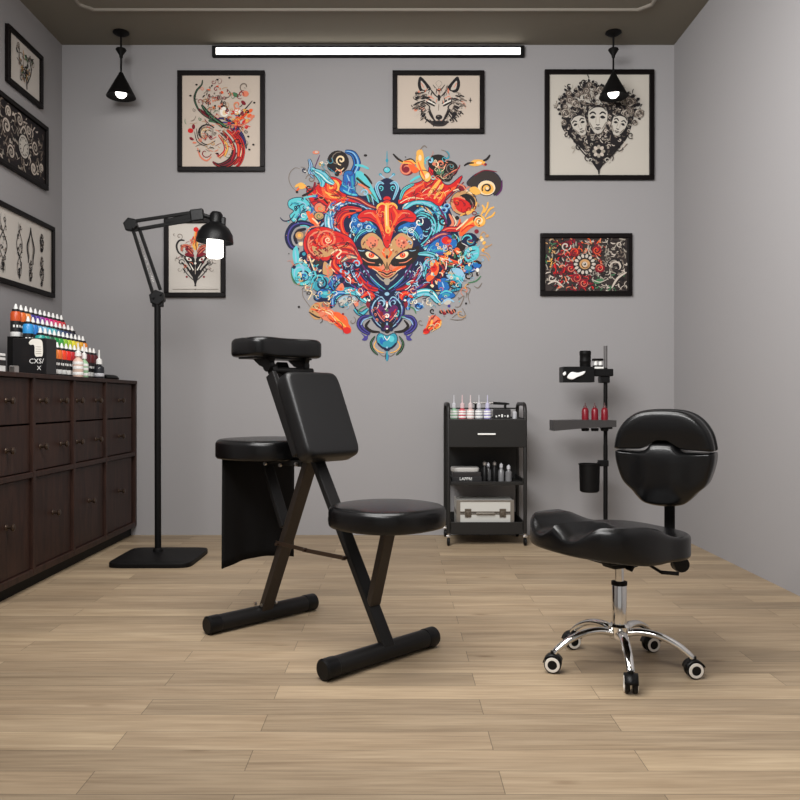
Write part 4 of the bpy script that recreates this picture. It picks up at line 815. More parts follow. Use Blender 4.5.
for i in range(4):
    for k in range(NB):
        nm, c = hues[i][k]; y = YN + DY * (k + .5)
        o_ = (RX[i], y, RZ[i]); bm = B(); r = DY * .47; h = .132 if i != 3 else .128
        cone_bottle(bm, r, h, .042)
        for a in (-.9, -.3, .3):                       # white printing on the black label
            M = Matrix.Rotation(a - .55, 4, 'Z')
            box(bm, r * .86, r + .0006, -.0045, .0045, h * .36, h * .46, 0, M=M, mi=2)
        o = obj('ink_bottle', bm, [mat('ink_liquid_%s' % nm.replace(' ', '_'), rgb(*c, k=1.1), .3), M_lab, M_white], None, True); o.location = o_
        tag(o, '%s ink bottle, %s from the black box in the %s' % (nm, ordn[k], rown[i]), 'bottle', 'ink bottles on the stepped rack')

# black box with white emblem in front of the rack
o_ = (-1.822, 4.03, ZT)
t = empty('ink_box', o_, 'black cardboard box with white bottle emblem at the near end of the ink rack', 'box')
bm = B(); box(bm, -1.908, -1.74, 3.97, 4.09, ZT, ZT + .18, .003); obj('carton', bm, mat('glossy_black_card', rgb(16, 15, 17), .3), t, off=o_)
bm = B(); Y = 3.9695
A = Art(lambda x, y, d: (-1.884 + x / 100, Y - d, ZT + .187 - y / 100)); A.out = 'W'; A.ow = .01
A.b('W', '5.8,2.8 7.4,1.2 10.6,1.2 12.4,2.6 12.6,9 11.2,9.8 8.8,9.4 8.4,4.4 6.4,4', o=False)
for k in range(4): A.l('j', .25, [(9, 5 + k * 1.1), (12, 5.1 + k * 1.1)])

for k in range(5): A.l('u', .2, [(2, 6 + k * 1.6), (6 + k * .2, 6 + k * 1.6)])
obj('emblem', A.bm, ARTM, t, off=o_, label='white bottle emblem on the box front')
bm = B(); text(bm, 'CXS/', .034, axes((-1.884 + .095, Y - .0006, ZT + .187 - .122), (1, 0, 0), (0, 0, 1))); text(bm, 'X', .03, axes((-1.884 + .108, Y - .0006, ZT + .187 - .156), (1, 0, 0), (0, 0, 1)))
obj('lettering', bm, M_white, t, off=o_)

def small_bottle(o_, body, cap, r, h, tip, label, group=None, cat='bottle', bands=True, name='dropper_bottle'):
    t = empty(name, o_, label, cat, group)
    bm = B(); lathe(bm, [(0, 0), (r * .95, 0), (r, .003), (r, h * .7), (r * .92, h * .8), (r * .45, h * .92), (r * .42, h)], 20)
    obj('bottle_body', bm, body, t, True)
    if bands:
        bm = B()
        for z in (.1, .38, .6): lathe(bm, [(r + .0004, h * z), (r + .0007, h * z + .001), (r + .0007, h * (z + .13)), (r + .0004, h * (z + .13) + .001)], 20)
        obj('label', bm, M_white, t, True)
    bm = B(); lathe(bm, [(0, h), (r * .62, h), (r * .6, h + tip * .3), (r * .2, h + tip * .42), (r * .13, h + tip), (0, h + tip)], 16)
    obj('nozzle', bm, cap, t, True); return t
M_pink = mat('pink_ink', rgb(212, 184, 168), .4); M_green = mat('green_ink', rgb(150, 190, 150), .4); M_dkb = mat('dark_bottle', rgb(34, 36, 42), .3)
small_bottle((-1.766, 4.43, ZT), M_pink, M_white, .028, .115, .075, 'pinkish dropper bottle with white bands in front of the rack\'s red bottles')
small_bottle((-1.766, 4.515, ZT), M_green, M_white, .023, .105, .085, 'green dropper bottle with white bands beside the pinkish dropper bottle')
t = small_bottle((-1.765, 4.74, ZT), M_dkb, M_white, .029, .085, .085, 'black dropper bottle with tall white nozzle at the far end of the ink rack', bands=False)
bm = B(); lathe(bm, [(.0292, .012), (.0297, .013), (.0297, .03), (.0292, .031)], 20); obj('label', bm, M_glass, t, True)
# lying black pen machine, silver cup, white-black box
bm = B(); tube(bm, [(-1.765, 4.83, ZT + .0135), (-1.765, 4.86, ZT + .0145), (-1.765, 5.0, ZT + .0145), (-1.765, 5.03, ZT + .0135), (-1.765, 5.07, ZT + .008)], [.011, .0145, .0145, .012, .005], 16)
top('pen_machine', bm, M_bplast, (-1.765, 4.95, ZT), 'black tattoo pen lying on the cabinet top near the back wall', 'tool', smooth=True)
bm = B(); lathe(bm, [(0, 0), (.02, 0), (.023, .002), (.023, .03), (.02, .034), (.016, .034), (.016, .006), (0, .006)], 6)
top('hex_cup', bm, [M_steel], (0, 0, 0), 'small silver hexagonal cup on the cabinet at the black box\'s near corner', 'cup').location = (-1.80, 3.76, ZT)
o_ = (-1.83, 3.62, ZT)
t = empty('label_box', o_, 'small white and black box at the left edge of the photo on the cabinet', 'box')
bm = B(); box(bm, -.06, .035, -.05, .05, 0, .085, .003); obj('carton', bm, M_white, t)
bm = B(); box(bm, -.061, .036, -.051, .051, .03, .055, .001); box(bm, -.061, .036, -.051, .051, .068, .074, .001); obj('stripe', bm, M_lab, t, label='black stripes round the box')

# ------------------------------------------------------------------ floor lamp with folding arm
Y0 = 4.63; K = Y0 / 800
def q(px, py, dy=0): return Vector(((px - 397) * (Y0 + dy) / 800, Y0 + dy, H - (py - 400) * (Y0 + dy) / 800))
o_ = Vector((-1.335, 4.49, 0))
t = empty('floor_lamp', o_, 'tall black folding arm floor lamp with lit bulb and square base', 'lamp')
bm = B()
out = superell(.226, .24, 8, 64); cushion(bm, out, 0, .026, .006, None, 3, .003, Matrix.Translation((-1.335, 4.515, 0))); obj('base_plate', bm, M_black, t, True, off=o_)
p0 = q(158, 545); p1 = q(157.5, 303); p0.z = .024
bm = B(); tube(bm, [p0, p1], .0185, 20); lathe(bm, [(.03, 0), (.028, .012), (.019, .02)], 20, c=(p0.x, p0.y, .026)); obj('pole', bm, M_black, t, True, off=o_)
def hexjoint(bm, c, r, dy, rot=0.0, sx=1.0):
    n = 6; M = Matrix.Translation(c) @ Matrix.Rotation(rot, 4, 'Y') @ Matrix.Rotation(PI / 2, 4, 'X')
    lathe(bm, [(0, -dy), (r * .85, -dy), (r, -dy + .004), (r, dy - .004), (r * .85, dy), (0, dy)], n, M=M)
bm = B(); ja = q(157.5, 298); hexjoint(bm, ja, .047, .02, .35); box(bm, ja.x - .03, ja.x + .034, Y0 - .012, Y0 + .012, ja.z - .052, ja.z - .02, .004)
tube(bm, [ja + Vector((-.02, -.03, .0)), ja + Vector((-.02, .03, 0))], .008, 10); tube(bm, [ja + Vector((.024, -.03, .02)), ja + Vector((.024, .03, .02))], .008, 10); obj('lower_joint', bm, M_bplast, t, off=o_)
bm = B(); jb = q(131, 225); hexjoint(bm, jb, .042, .02, .2); tube(bm, [jb + Vector((.012, -.03, -.02)), jb + Vector((.012, .03, -.02))], .008, 10); obj('elbow_joint', bm, M_bplast, t, off=o_)
bm = B()
for a, b2 in ((q(153, 294), q(132.5, 228)), (q(160.5, 290), q(139, 228))): bar(bm, a, b2, .016, .018, (0, 1, 0), .003)
obj('lower_arm', bm, M_black, t, off=o_)
bm = B(); a = q(139.5, 240); b2 = q(153.5, 282); d = b2 - a; pts = []
for k in range(140):
    u_ = k / 139; ang = u_ * 2 * PI * 17; pts.append(a + d * u_ + Vector((.006 * math.cos(ang), .006 * math.sin(ang) - .004, 0)))
tube(bm, pts, .0016, 5)
obj('spring', bm, M_steel, t, True, off=o_)
bm = B()
bar(bm, q(133, 221.5), q(192, 212.5), .016, .018, (0, 1, 0), .002); bar(bm, q(134, 230), q(192, 220), .016, .02, (0, 1, 0), .002); bar(bm, q(165, 222), q(192, 216), .016, .03, (0, 1, 0), .004)
obj('upper_arm', bm, M_black, t, off=o_)
bm = B(); jc = q(198, 215.5); M = Matrix.Translation(jc) @ Matrix.Rotation(-.12, 4, 'Y')
box(bm, -.042, .035, -.02, .02, -.034, .036, .008, 3, M); tube(bm, [jc + Vector((.03, 0, .002)), q(212, 218)], .012, 12); obj('head_joint', bm, M_bplast, t, off=o_)
hc = q(214.8, 240)
Mh = Matrix.Translation(hc) @ Matrix.Rotation(.06, 4, 'Y')
bm = B(); pr = [(0, .165), (.026, .162), (.037, .148), (.039, .10), (.05, .092), (.078, .07), (.1, .035), (.107, -.004), (.107, -.014), (.103, -.014), (.096, .03), (.074, .064), (.045, .085), (0, .088)]
lathe(bm, pr, 40, M=Mh); sh = obj('lamp_shade', bm, M_bplast, t, True, off=o_)
bm = B(); box(bm, .03, .056, -.014, .014, .085, .135, .006, 2, Mh); obj('switch', bm, M_bplast, t, off=o_)
bm = B(); Mb = Matrix.Translation(q(215, 248)); n = []
z = .06; prof = [(0, .075), (.02, .075), (.025, .06)]
for k in range(9): prof += [(.046, .05 - k * .0115), (.0475, .045 - k * .0115), (.046, .0405 - k * .0115)]
prof += [(.035, -.058), (0, -.06)]
lathe(bm, prof, 24, M=Mb); obj('bulb', bm, M_bulb, t, True, off=o_)

# ------------------------------------------------------------------ tattoo client chair (A-frame, two seats)
RC = Vector((-.294, 3.01, 0))
t = empty('tattoo_chair', RC, 'black folding tattoo client chair with slanted back pad, two round seats and hanging cloth', 'chair', rz=PI / 4)
# local axes: x = u (lateral), y = -v (rear)
def L(u, v, z): return Vector((u, -v, z))
def foot(v, ul, ur):
    bm = B(); r = .033
    tube(bm, [L(ul + .04, v, r + .002), L(ur - .04, v, r + .002)], r, 28)
    o = obj('foot_tube', bm, M_metal, t, True)
    for a, b2 in ((ul, ul + .055), (ur - .055, ur)):
        bm = B(); M = Matrix.Translation(L(a, v, r + .002)) @ Matrix.Rotation(PI / 2, 4, 'Y')
        w = b2 - a; lathe(bm, [(0, 0), (r - .004, 0), (r + .002, .005), (r + .002, w - .004), (r, w), (0, w)], 28, M=M); obj('end_cap', bm, M_bplast, o, True)
foot(-.347, -.27, .258); foot(.357, -.28, .25)
UX = (1, 0, 0)
bm = B(); bar(bm, L(0, .372, .05), L(0, -.238, 1.045), .052, .026, UX, .004); obj('main_bar', bm, M_metal, t)
bm = B(); bar(bm, L(-.004, -.335, .05), L(-.004, -.028, .70), .054, .03, UX, .004); obj('rear_leg', bm, M_metalb, t)
bm = B(); bar(bm, L(0, .378, .462), L(0, .298, .185), .05, .026, UX, .004); obj('seat_brace', bm, M_metalb, t)
bm = B(); bar(bm, L(0, -.335, .65), L(0, -.205, .40), .046, .022, UX, .004); bar(bm, L(0, -.08, .655), L(0, -.42, .655), .04, .022, UX, .003); obj('rear_seat_brace', bm, M_metal, t)
bm = B(); bar(bm, L(0, .08, .462), L(0, .44, .462), .05, .02, UX, .003); box(bm, -.1, .1, -.46, -.26, .458, .466, .002); obj('seat_bracket', bm, M_metal, t)
bm = B()
bar(bm, L(-.034, -.222, .34), L(-.034, -.03, .335), .004, .016, UX, .0015); bar(bm, L(-.034, -.05, .334), L(-.034, .19, .336), .004, .016, UX, .0015)
for v in (-.21, -.04, .185): tube(bm, [L(-.045, v, .336), L(-.028, v, .336)], .007, 10)
obj('folding_stay', bm, M_bronze, t)
for p in (L(-.035, -.30, .645), L(-.035, -.20, .645), L(-.035, -.10, .655), L(-.034, -.322, .075), L(-.034, -.37, .072), L(.034, -.322, .075)):
    bm = B(); tube(bm, [p, p + Vector((.008, 0, 0))], .007, 8); obj('bolt', bm, M_steel, t, True)
out = superell(.192, .192, 2.35, 64)
bm = B(); cushion(bm, out, .466, .537, .02, lambda x, y: .010 * (1 - min((x * x + y * y) / .04, 1)), 8, .012, Matrix.Translation(L(0, .368, 0))); obj('seat', bm, M_leather2, t, True)
bm = B(); cushion(bm, superell(.197, .2, 2.5, 64), .664, .742, .022, lambda x, y: .008 * (1 - min((x * x + y * y) / .04, 1)), 8, .012, Matrix.Translation(L(0.012, -.338, 0))); obj('rear_seat', bm, M_leather2, t, True)
# hanging cloth
bm = B(); rows = []
N_ = 24
for j in range(14):
    z = .668 - (.668 - .222) * j / 13; rw = []
    for k in range(N_ + 1):
        u_ = -.145 + .36 * k / N_; b_ = math.sin(PI * k / N_)
        rw.append(bm.verts.new(L(u_, -.43 - .03 * b_ * (.3 + .7 * j / 13) + .004 * math.sin(u_ * 55) * j / 13, z + (.018 * b_ * j / 13))))
    rows.append(rw)
for a, b2 in zip(rows, rows[1:]):
    for k in range(N_): bm.faces.new((a[k], a[k + 1], b2[k + 1], b2[k]))
o = obj('hanging_cloth', bm, M_cloth, t, True); md = o.modifiers.new('thick', 'SOLIDIFY'); md.thickness = .006; md.offset = 0
# back pad: front face from (v -.064, z 1.005) to (v .078, z .70)
pa, pb = L(.018, -.064, 1.008), L(.018, .080, .700)
up = (pa - pb).normalized(); ctr = (pa + pb) / 2; nrm = Vector((1, 0, 0)).cross(up); nrm = -nrm if nrm.y > 0 else nrm
M = Matrix((Vector((1, 0, 0)) * (1 if Vector((1, 0, 0)).cross(up).dot(nrm) > 0 else -1), up, nrm)).transposed().to_4x4(); M.translation = ctr - nrm * .07
bm = B(); cushion(bm, superell(.13, .176, 10, 72), 0, .072, .022, lambda x, y: .006 * (1 - min(abs(x) / .13, 1) ** 2) * (1 - min(abs(y) / .17, 1) ** 2), 6, .01, M); obj('back_pad', bm, M_leather, t, True)
bm = B(); box(bm, -.095, .095, -.14, .14, -.012, .004, .003, 2, M); bar(bm, M @ Vector((0, .06, -.01)), L(0, -.175, .945), .04, .02, UX, .003); bar(bm, M @ Vector((0, -.13, -.01)), L(0, -.03, .705), .04, .02, UX, .003); obj('back_plate', bm, M_metal, t)
# side rails linking the pad and pivot tube on top
bm = B(); bar(bm, L(-.10, -.165, 1.0), L(-.10, .002, .70), .02, .05, UX, .004); bar(bm, L(.10, -.165, 1.0), L(.10, .002, .70), .02, .05, UX, .004); obj('back_rail', bm, M_metal, t)
bm = B(); tube(bm, [L(-.07, -.19, 1.015), L(.12, -.19, 1.015)], .013, 16); lathe(bm, [(0, 0), (.019, 0), (.021, .004), (.021, .02), (.016, .026), (0, .026)], 18, M=Matrix.Translation(L(-.085, -.19, 1.015)) @ Matrix.Rotation(PI / 2, 4, 'Y')); obj('pivot_tube', bm, M_metal, t, True)
# arm rest pad on top, bracketed
for u_ in (-.085, .085):
    bm = B(); M2 = Matrix.Translation(L(u_ - .012, -.20, 1.035)) @ Matrix.Rotation(PI / 2, 4, 'Y'); lathe(bm, [(0, 0), (.024, 0), (.026, .003), (.026, .021), (.024, .024), (0, .024)], 24, M=M2)
    pts2 = [(-.20, 1.02), (-.18, 1.04), (-.17, 1.066), (-.30, 1.066), (-.25, 1.035)]
    f1 = [bm.verts.new(L(u_ - .01, v, z)) for v, z in pts2]; f2 = [bm.verts.new(L(u_ + .01, v, z)) for v, z in pts2]
    bm.faces.new(f1); bm.faces.new(f2[::-1])
    for k in range(5): bm.faces.new((f1[k], f2[k], f2[(k + 1) % 5], f1[(k + 1) % 5]))
    obj('bracket', bm, M_metal, t, True)
bm = B(); box(bm, -.15, .12, .19, .31, 1.06, 1.069, .002); obj('rest_plate', bm, M_metal, t)
def restout():
    o = superell(.172, .105, 3.2, 72); return [(x, y + (.022 * math.cos(x / .172 * PI) - .01 if y < 0 else 0)) for x, y in o]
bm = B(); cushion(bm, restout(), 1.066, 1.14, .022, None, 7, .014, Matrix.Translation(L(-.02, -.25, 0))); obj('rest_pad', bm, M_leather2, t, True)

# ------------------------------------------------------------------ artist's stool on casters
RS = Vector((.7477, 2.691, 0)); TH = -math.radians(65.7)
t = empty('saddle_stool', RS, 'black leather saddle seat stool with backrest on a chrome five-star caster base', 'stool', rz=TH)
Ri = Matrix.Rotation(-TH, 4, 'Z')
def W2(p): return Ri @ (Vector(p) - RS)      # world -> stool local
RB = .236
for k in range(5):
    a = math.radians(262.9 + 72 * k) - TH; d = Vector((math.cos(a), math.sin(a), 0)); sd = Vector((-d.y, d.x, 0))
    bm = B(); pts = [d * .02 + Vector((0, 0, .118)), d * .07 + Vector((0, 0, .128)), d * .13 + Vector((0, 0, .122)), d * .185 + Vector((0, 0, .1)), d * .222 + Vector((0, 0, .074)), d * .232 + Vector((0, 0, .062))]
    pp = [Vector(p) for p in catmull([tuple(p) for p in pts], 5)]; n = len(pp)
    tube(bm, pp, [.018 - .006 * i / n for i in range(n)], 16, flat=.72); obj('base_leg', bm, M_chrome, t, True)
    # caster
    c = d * RB; off_a = [0.4, -.5, .9, 2.4, -1.1][k]
    cm = Matrix.Translation(c); bm = B(); tube(bm, [c + Vector((0, 0, .048)), c + Vector((0, 0, .07))], .008, 12)
    ax = Matrix.Translation(c) @ Matrix.Rotation([-.15, .05, .25, .3, -.3][k] - TH + (PI / 2 if 0 else 0), 4, 'Z') @ Matrix.Rotation(PI / 2, 4, 'X') @ Matrix.Translation((0, .029, 0))
    if k == 0: ax = Matrix.Translation(c) @ Matrix.Rotation(math.radians(78) - TH, 4, 'Z') @ Matrix.Rotation(PI / 2, 4, 'X') @ Matrix.Translation((0, .029, 0))
    # hood
    vs = []
    for zz in (-.021, .021):
        ring = []
        for j in range(13):
            a2 = math.radians(20 + 150 * j / 12); ring.append(bm.verts.new(ax @ Vector((.032 * math.cos(a2), .032 * math.sin(a2), zz))))
        vs.append(ring)
    for j in range(12): bm.faces.new((vs[0][j], vs[0][j + 1], vs[1][j + 1], vs[1][j]))
    cs = obj('caster', bm, M_bplast, t, True); md = cs.modifiers.new('thick', 'SOLIDIFY'); md.thickness = .003
    for z0, z1 in ((-.020, -.004), (.004, .020)):
        bm = B(); lathe(bm, [(0, z0), (.024, z0), (.028, z0 + .004), (.028, z1 - .004), (.024, z1), (0, z1)], 24, M=ax); w = obj('wheel', bm, M_bplast, cs, True)
        zo = z0 if z0 < 0 else z1; sg = -1 if z0 < 0 else 1
    for sg in (-1, 1):
        bm = B(); z_ = sg * .0205; lathe(bm, [(.0155, z_), (.0155, z_ + sg * .0015), (.0235, z_ + sg * .0012), (.0245, z_ - sg * .001)], 24, M=ax); obj('wheel_ring', bm, M_wrim, cs, True, label='white ring on the wheel side')
bm = B(); lathe(bm, [(0, .10), (.032, .10), (.036, .108), (.036, .142), (.028, .15), (0, .15)], 24); obj('hub', bm, M_chrome, t, True)
bm = B(); lathe(bm, [(0, .148), (.0245, .148), (.0245, .282), (.0225, .286), (0, .286)], 28); lathe(bm, [(0, .287), (.015, .287), (.015, .345), (0, .345)], 24); obj('gas_column', bm, M_chrome, t, True)
bm = B(); lathe(bm, [(.0245, .278), (.0262, .279), (.0262, .290), (.0150, .292)], 28); obj('column_collar', bm, M_black, t, True)
# mechanism
bm = B(); box(bm, -.075, .075, -.1, .1, .362, .384, .006); box(bm, -.035, .035, -.05, .06, .338, .366, .01); box(bm, -.02, .02, .05, .30, .362, .378, .004)
bar(bm, W2((.785, 2.66, .362)), W2((.768, 2.655, .335)), .03, .012, (1, 0, 0), .003)
obj('seat_mechanism', bm, M_black, t)
bm = B(); M2 = Matrix.Translation(W2((.93, 2.63, .362))) @ Matrix.Rotation(PI / 2, 4, 'Y') @ Matrix.Rotation(.4, 4, 'X')
lathe(bm, [(0, -.02), (.022, -.02), (.027, -.014), (.024, -.004), (.028, .006), (.025, .02), (0, .022)], 14, M=M2); tube(bm, [W2((.93, 2.64, .362)), (.01, .16, .366)], .006, 8)
tube(bm, [W2((.84, 2.55, .352)), (.03, .06, .366)], .005, 8); bar(bm, W2((.84, 2.545, .352)), W2((.90, 2.555, .345)), .012, .005, (0, 0, 1), .001); obj('tilt_knob', bm, M_bplast, t, True)
# saddle seat; local front = -y
def seatout():
    o = []
    for k in range(96):
        a = 2 * PI * k / 96; c, s = math.cos(a), math.sin(a)
        x = .245 * math.copysign(abs(c) ** .55, c); y = .225 * math.copysign(abs(s) ** .55, s)
        if y > 0: x *= 1 - .16 * (y / .225) ** 1.3
        if y < 0: y *= 1 + .12 * (1 - (x / .245) ** 2) - .06
        x *= 1 - .06 * math.exp(-((y - .06) / .06) ** 2)
        o.append((x, y))
    return o
def sst(a, b_, t):
    t = min(max((t - a) / (b_ - a), 0), 1); return t * t * (3 - 2 * t)
def seattop(x, y):
    f = sst(.11, -.05, y)
    z = f * (.044 * sst(.09, .19, abs(x)) + .036 * math.exp(-(x / .036) ** 2))
    z -= .010 * math.exp(-((y - .03) / .08) ** 2) * (1 - sst(.15, .23, abs(x)))
    return z - .012 * sst(-.19, -.26, y)
bm = B(); cushion(bm, seatout(), .385, .462, .014, seattop, 14, .012, Matrix.Translation(Vector((0, .02, 0)) + Ri @ Vector((-.047, 0, 0))))
for v in bm.verts:      # underside sweeps up to the front lip
    if v.co.z < .425 and v.co.y < -.06: v.co.z += .0 + min(.02, (-v.co.y - .06) * .12)
obj('seat', bm, M_leather2, t, True)
# backrest
cb = W2((.938, 2.80, .703)); yaw = math.radians(-32) - TH
Mb = Matrix.Translation(cb) @ Matrix.Rotation(yaw, 4, 'Z') @ Matrix.Rotation(math.radians(2), 4, 'X') @ Matrix.Rotation(PI / 2, 4, 'X') @ Matrix.Scale(1.035, 4)
# in pad space: x right, y up, +z toward the front
def dense(pts, n=8, closed=True):
    return catmull(pts, n, True)
upper = dense([(-.163, .036), (-.150, .085), (-.118, .128), (-.072, .152), (0, .158), (.072, .152), (.118, .128), (.150, .085), (.163, .036), (.158, .024), (.12, .024), (.075, .026), (.055, .036), (.038, .054), (-.038, .054), (-.055, .036), (-.075, .026), (-.12, .024), (-.158, .024)], 5)
lower = dense([(-.163, .010), (-.158, -.03), (-.138, -.085), (-.105, -.118), (-.09, -.135), (-.06, -.158), (0, -.166), (.06, -.158), (.09, -.135), (.105, -.118), (.138, -.085), (.158, -.03), (.163, .010), (.155, .018), (.12, .016), (.07, .018), (.05, .03), (.032, .046), (-.032, .046), (-.05, .03), (-.07, .018), (-.12, .016), (-.155, .018)], 5)
bm = B(); cushion(bm, [(x, y) for x, y in upper], -.048, .045, .018, lambda x, y: .006 * math.exp(-((y - .1) / .05) ** 2), 7, .016, Mb); obj('upper_back_pad', bm, M_leather2, t, True)
def lowtop(x, y): return .030 * math.exp(-(x / .085) ** 4 ) * math.exp(-((y + .05) / .11) ** 4) 
bm = B(); cushion(bm, lower, -.048, .038, .018, lowtop, 10, .016, Mb); obj('lower_back_pad', bm, M_leather2, t, True)
bm = B()
for zz in (-.012, .008):
    pts = [Mb @ Vector((x * 1.004, y * 1.004, zz)) for x, y in upper[:len(upper) * 9 // 19]]; tube(bm, pts, .0016, 6)
obj('piping', bm, M_leather, t, True)
st = Mb @ Vector((0, -.09, -.062)); sb = Vector((st.x, st.y, .37))
bm = B(); box(bm, -.05, .05, -.09, .09, -.062, -.046, .004, 2, Mb); obj('back_mount', bm, M_bplast, t)
bm = B(); bar(bm, Vector((st.x, st.y, .372)), st + Vector((0, 0, .1)), .036, .012, (Matrix.Rotation(yaw, 3, 'Z') @ Vector((1, 0, 0))), .003); bar(bm, (0, .2, .37), Vector((st.x, st.y, .37)) + Vector((0, .02, 0)), .04, .014, (1, 0, 0), .003); obj('back_stem', bm, M_black, t)

# ------------------------------------------------------------------ supply cart
CX0, CX1, CY0, CY1 = .318, .792, 4.945, 5.27
o_ = Vector(((CX0 + CX1) / 2, (CY0 + CY1) / 2, 0))
t = empty('supply_cart', o_, 'black three-tier rolling cart with one drawer, standing against the back wall', 'cart')
for x in (CX0, CX1):
    bm = B(); zt = .875
    pts = [(x, CY0, .075), (x, CY0, zt - .05)] + [(x, CY0 + .05 - .05 * math.cos(a), zt - .05 + .05 * math.sin(a)) for a in (PI / 6, PI / 3, PI / 2)] + [(x, CY1 - .05 + .05 * math.sin(a), zt - .05 + .05 * math.cos(a)) for a in (0, PI / 6, PI / 3, PI / 2)] + [(x, CY1, .075)]
    tube(bm, pts, .0115, 14); obj('side_frame', bm, M_cart, t, True, off=o_)
for z0, z1, fr in ((.385, .425, 1), (.10, .165, 1)):
    bm = B(); a = .012
    box(bm, CX0 + a, CX1 - a, CY0 + .004, CY1 - .004, z0, z0 + .006); box(bm, CX0 + a, CX1 - a, CY0, CY0 + .006, z0 - .03 if z0 < .2 else z0 - .012, z1 - .02 if z0 < .2 else z1 - .03, .002)
    box(bm, CX0 + a, CX1 - a, CY1 - .01, CY1 - .004, z0, z1); box(bm, CX0 + a - .002, CX0 + a + .004, CY0, CY1, z0, z1 - .01); box(bm, CX1 - a - .004, CX1 - a + .002, CY0, CY1, z0, z1 - .01)
    obj('shelf', bm, M_cart, t, off=o_)
bm = B(); a = .006
box(bm, CX0 + a, CX1 - a, CY0 + .004, CY1 - .002, .775, .782); box(bm, CX0 + a, CX0 + a + .006, CY0 + .004, CY1 - .002, .61, .79); box(bm, CX1 - a - .006, CX1 - a, CY0 + .004, CY1 - .002, .61, .79); box(bm, CX0 + a, CX1 - a, CY0 + .004, CY1 - .002, .606, .612)
box(bm, CX0 + a, CX1 - a, CY1 - .009, CY1 - .002, .39, .79); tube(bm, [(CX0, CY1, .845), (CX1, CY1, .845)], .005, 10)
obj('cart_body', bm, M_cart, t, off=o_)
bm = B(); box(bm, CX0 + .002, CX1 + .006, CY0 - .014, CY0 + .003, .609, .781, .003); box(bm, CX0 + .02, CX1 - .02, CY0 + .003, CY1 - .03, .63, .635); d = obj('drawer', bm, M_cart, t, off=o_)
bm = B(); box(bm, .497, .607, CY0 - .026, CY0 - .014, .685, .695, .002); obj('handle', bm, M_white, d, off=o_, label='white bar handle on the drawer')
for x in (CX0, CX1):
    for y in (CY0, CY1):
        bm = B(); tube(bm, [(x, y, .06), (x, y, .085)], .007, 10); box(bm, x - .013, x + .013, y - .012, y + .012, .05, .064, .003); cs = obj('caster', bm, M_steel, t, True, off=o_)
        bm = B(); lathe(bm, [(0, -.009), (.02, -.009), (.0245, -.005), (.0245, .005), (.02, .009), (0, .009)], 20, M=Matrix.Translation((x, y, .0245)) @ Matrix.Rotation(PI / 2, 4, 'Y')); obj('wheel', bm, M_bplast, cs, True, off=o_)
ZS = .782
cols = [('pale green', rgb(150, 190, 160)), ('pink red', rgb(196, 90, 100)), ('rose white', rgb(206, 176, 172)), ('grey', rgb(150, 152, 158)), ('lavender', rgb(146, 140, 190))]
cap = [M_glass, mat('pink_cap', rgb(206, 180, 182), .3), mat('rose_cap', rgb(205, 190, 190), .3), M_glass, mat('lavender_cap', rgb(185, 183, 205), .3)]
for k, px in enumerate((454, 462.3, 470.5, 479, 487.5)):
    Yb = 5.05; X = (px - 397) * Yb / 800
    small_bottle((X, Yb, ZS), mat('small_ink_%s' % cols[k][0].replace(' ', '_'), cols[k][1], .35), cap[k], .024, .068, .082, '%s dropper bottle with clear tip, %s from the left on the cart top' % (cols[k][0], ordn[k]), 'dropper bottles on the cart top')
X = (492 - 397) * 5.16 / 800
bm = B(); tube(bm, [(.49, 5.16, ZS + .098), (.62, 5.16, ZS + .098)], .007, 12, mi=0); tube(bm, [(.62, 5.16, ZS + .098), (.70, 5.16, ZS + .094), (.725, 5.16, ZS + .092)], [.009, .008, .004], 12, mi=1); box(bm, .50, .52, 5.152, 5.168, ZS, ZS + .094, .001, mi=1); box(bm, .69, .705, 5.152, 5.168, ZS, ZS + .09, .001, mi=1)
top('pen_rest', bm, [M_steel, M_bplast], (.6, 5.16, ZS), 'long grey and black tattoo pen on a low rest behind the cart-top bottles', 'tool')
o_ = Vector((.665, 5.06, ZS)); t = empty('supply_box', o_, 'small black box with white marks at the right of the cart top', 'box')
bm = B(); box(bm, .61, .715, 5.03, 5.09, ZS, ZS + .06, .002); obj('carton', bm, M_lab, t, off=o_)
bm = B()
for k in range(5): box(bm, .62 + k * .018, .629 + k * .018, 5.0285, 5.03, ZS + .010 + (k % 2) * .006, ZS + .020 + (k % 3) * .004)
obj('marks', bm, M_white, t, off=o_)
bm = B(); lathe(bm, [(0, 0), (.014, 0), (.015, .003), (.015, .04), (.01, .046), (0, .046)], 16); top('small_jar', bm, [M_glass], (0, 0, 0), 'small clear jar right of the black box on the cart top', 'jar', smooth=True).location = (.745, 5.07, ZS)
# middle shelf books and bottles
ZM = .391
M_bk = [mat('book_black', rgb(26, 25, 26), .5), mat('book_dark', rgb(36, 33, 34), .4), mat('book_silver', rgb(178, 176, 172), .4)]
o_ = Vector((.43, 5.08, ZM)); t = empty('stacked_book', o_, 'black book with silver spine lettering, lowest of the cart\'s stack', 'book', 'books stacked on the cart')
bm = B(); box(bm, .342, .53, 5.0, 5.2, ZM, ZM + .03, .002); obj('cover', bm, M_bk[0], t, off=o_); bm = B(); text(bm, 'LAPPRI', .026, axes((.43, 4.9995, ZM + .016), (1, 0, 0), (0, 0, 1))); obj('spine_lettering', bm, M_white, t, off=o_)
bm = B(); box(bm, .35, .525, 5.0, 5.2, ZM + .031, ZM + .056, .002, mi=0); top('stacked_book', bm, [M_bk[1]], (.43, 5.1, ZM + .031), 'plain dark book in the middle of the cart\'s stack', 'book', 'books stacked on the cart')
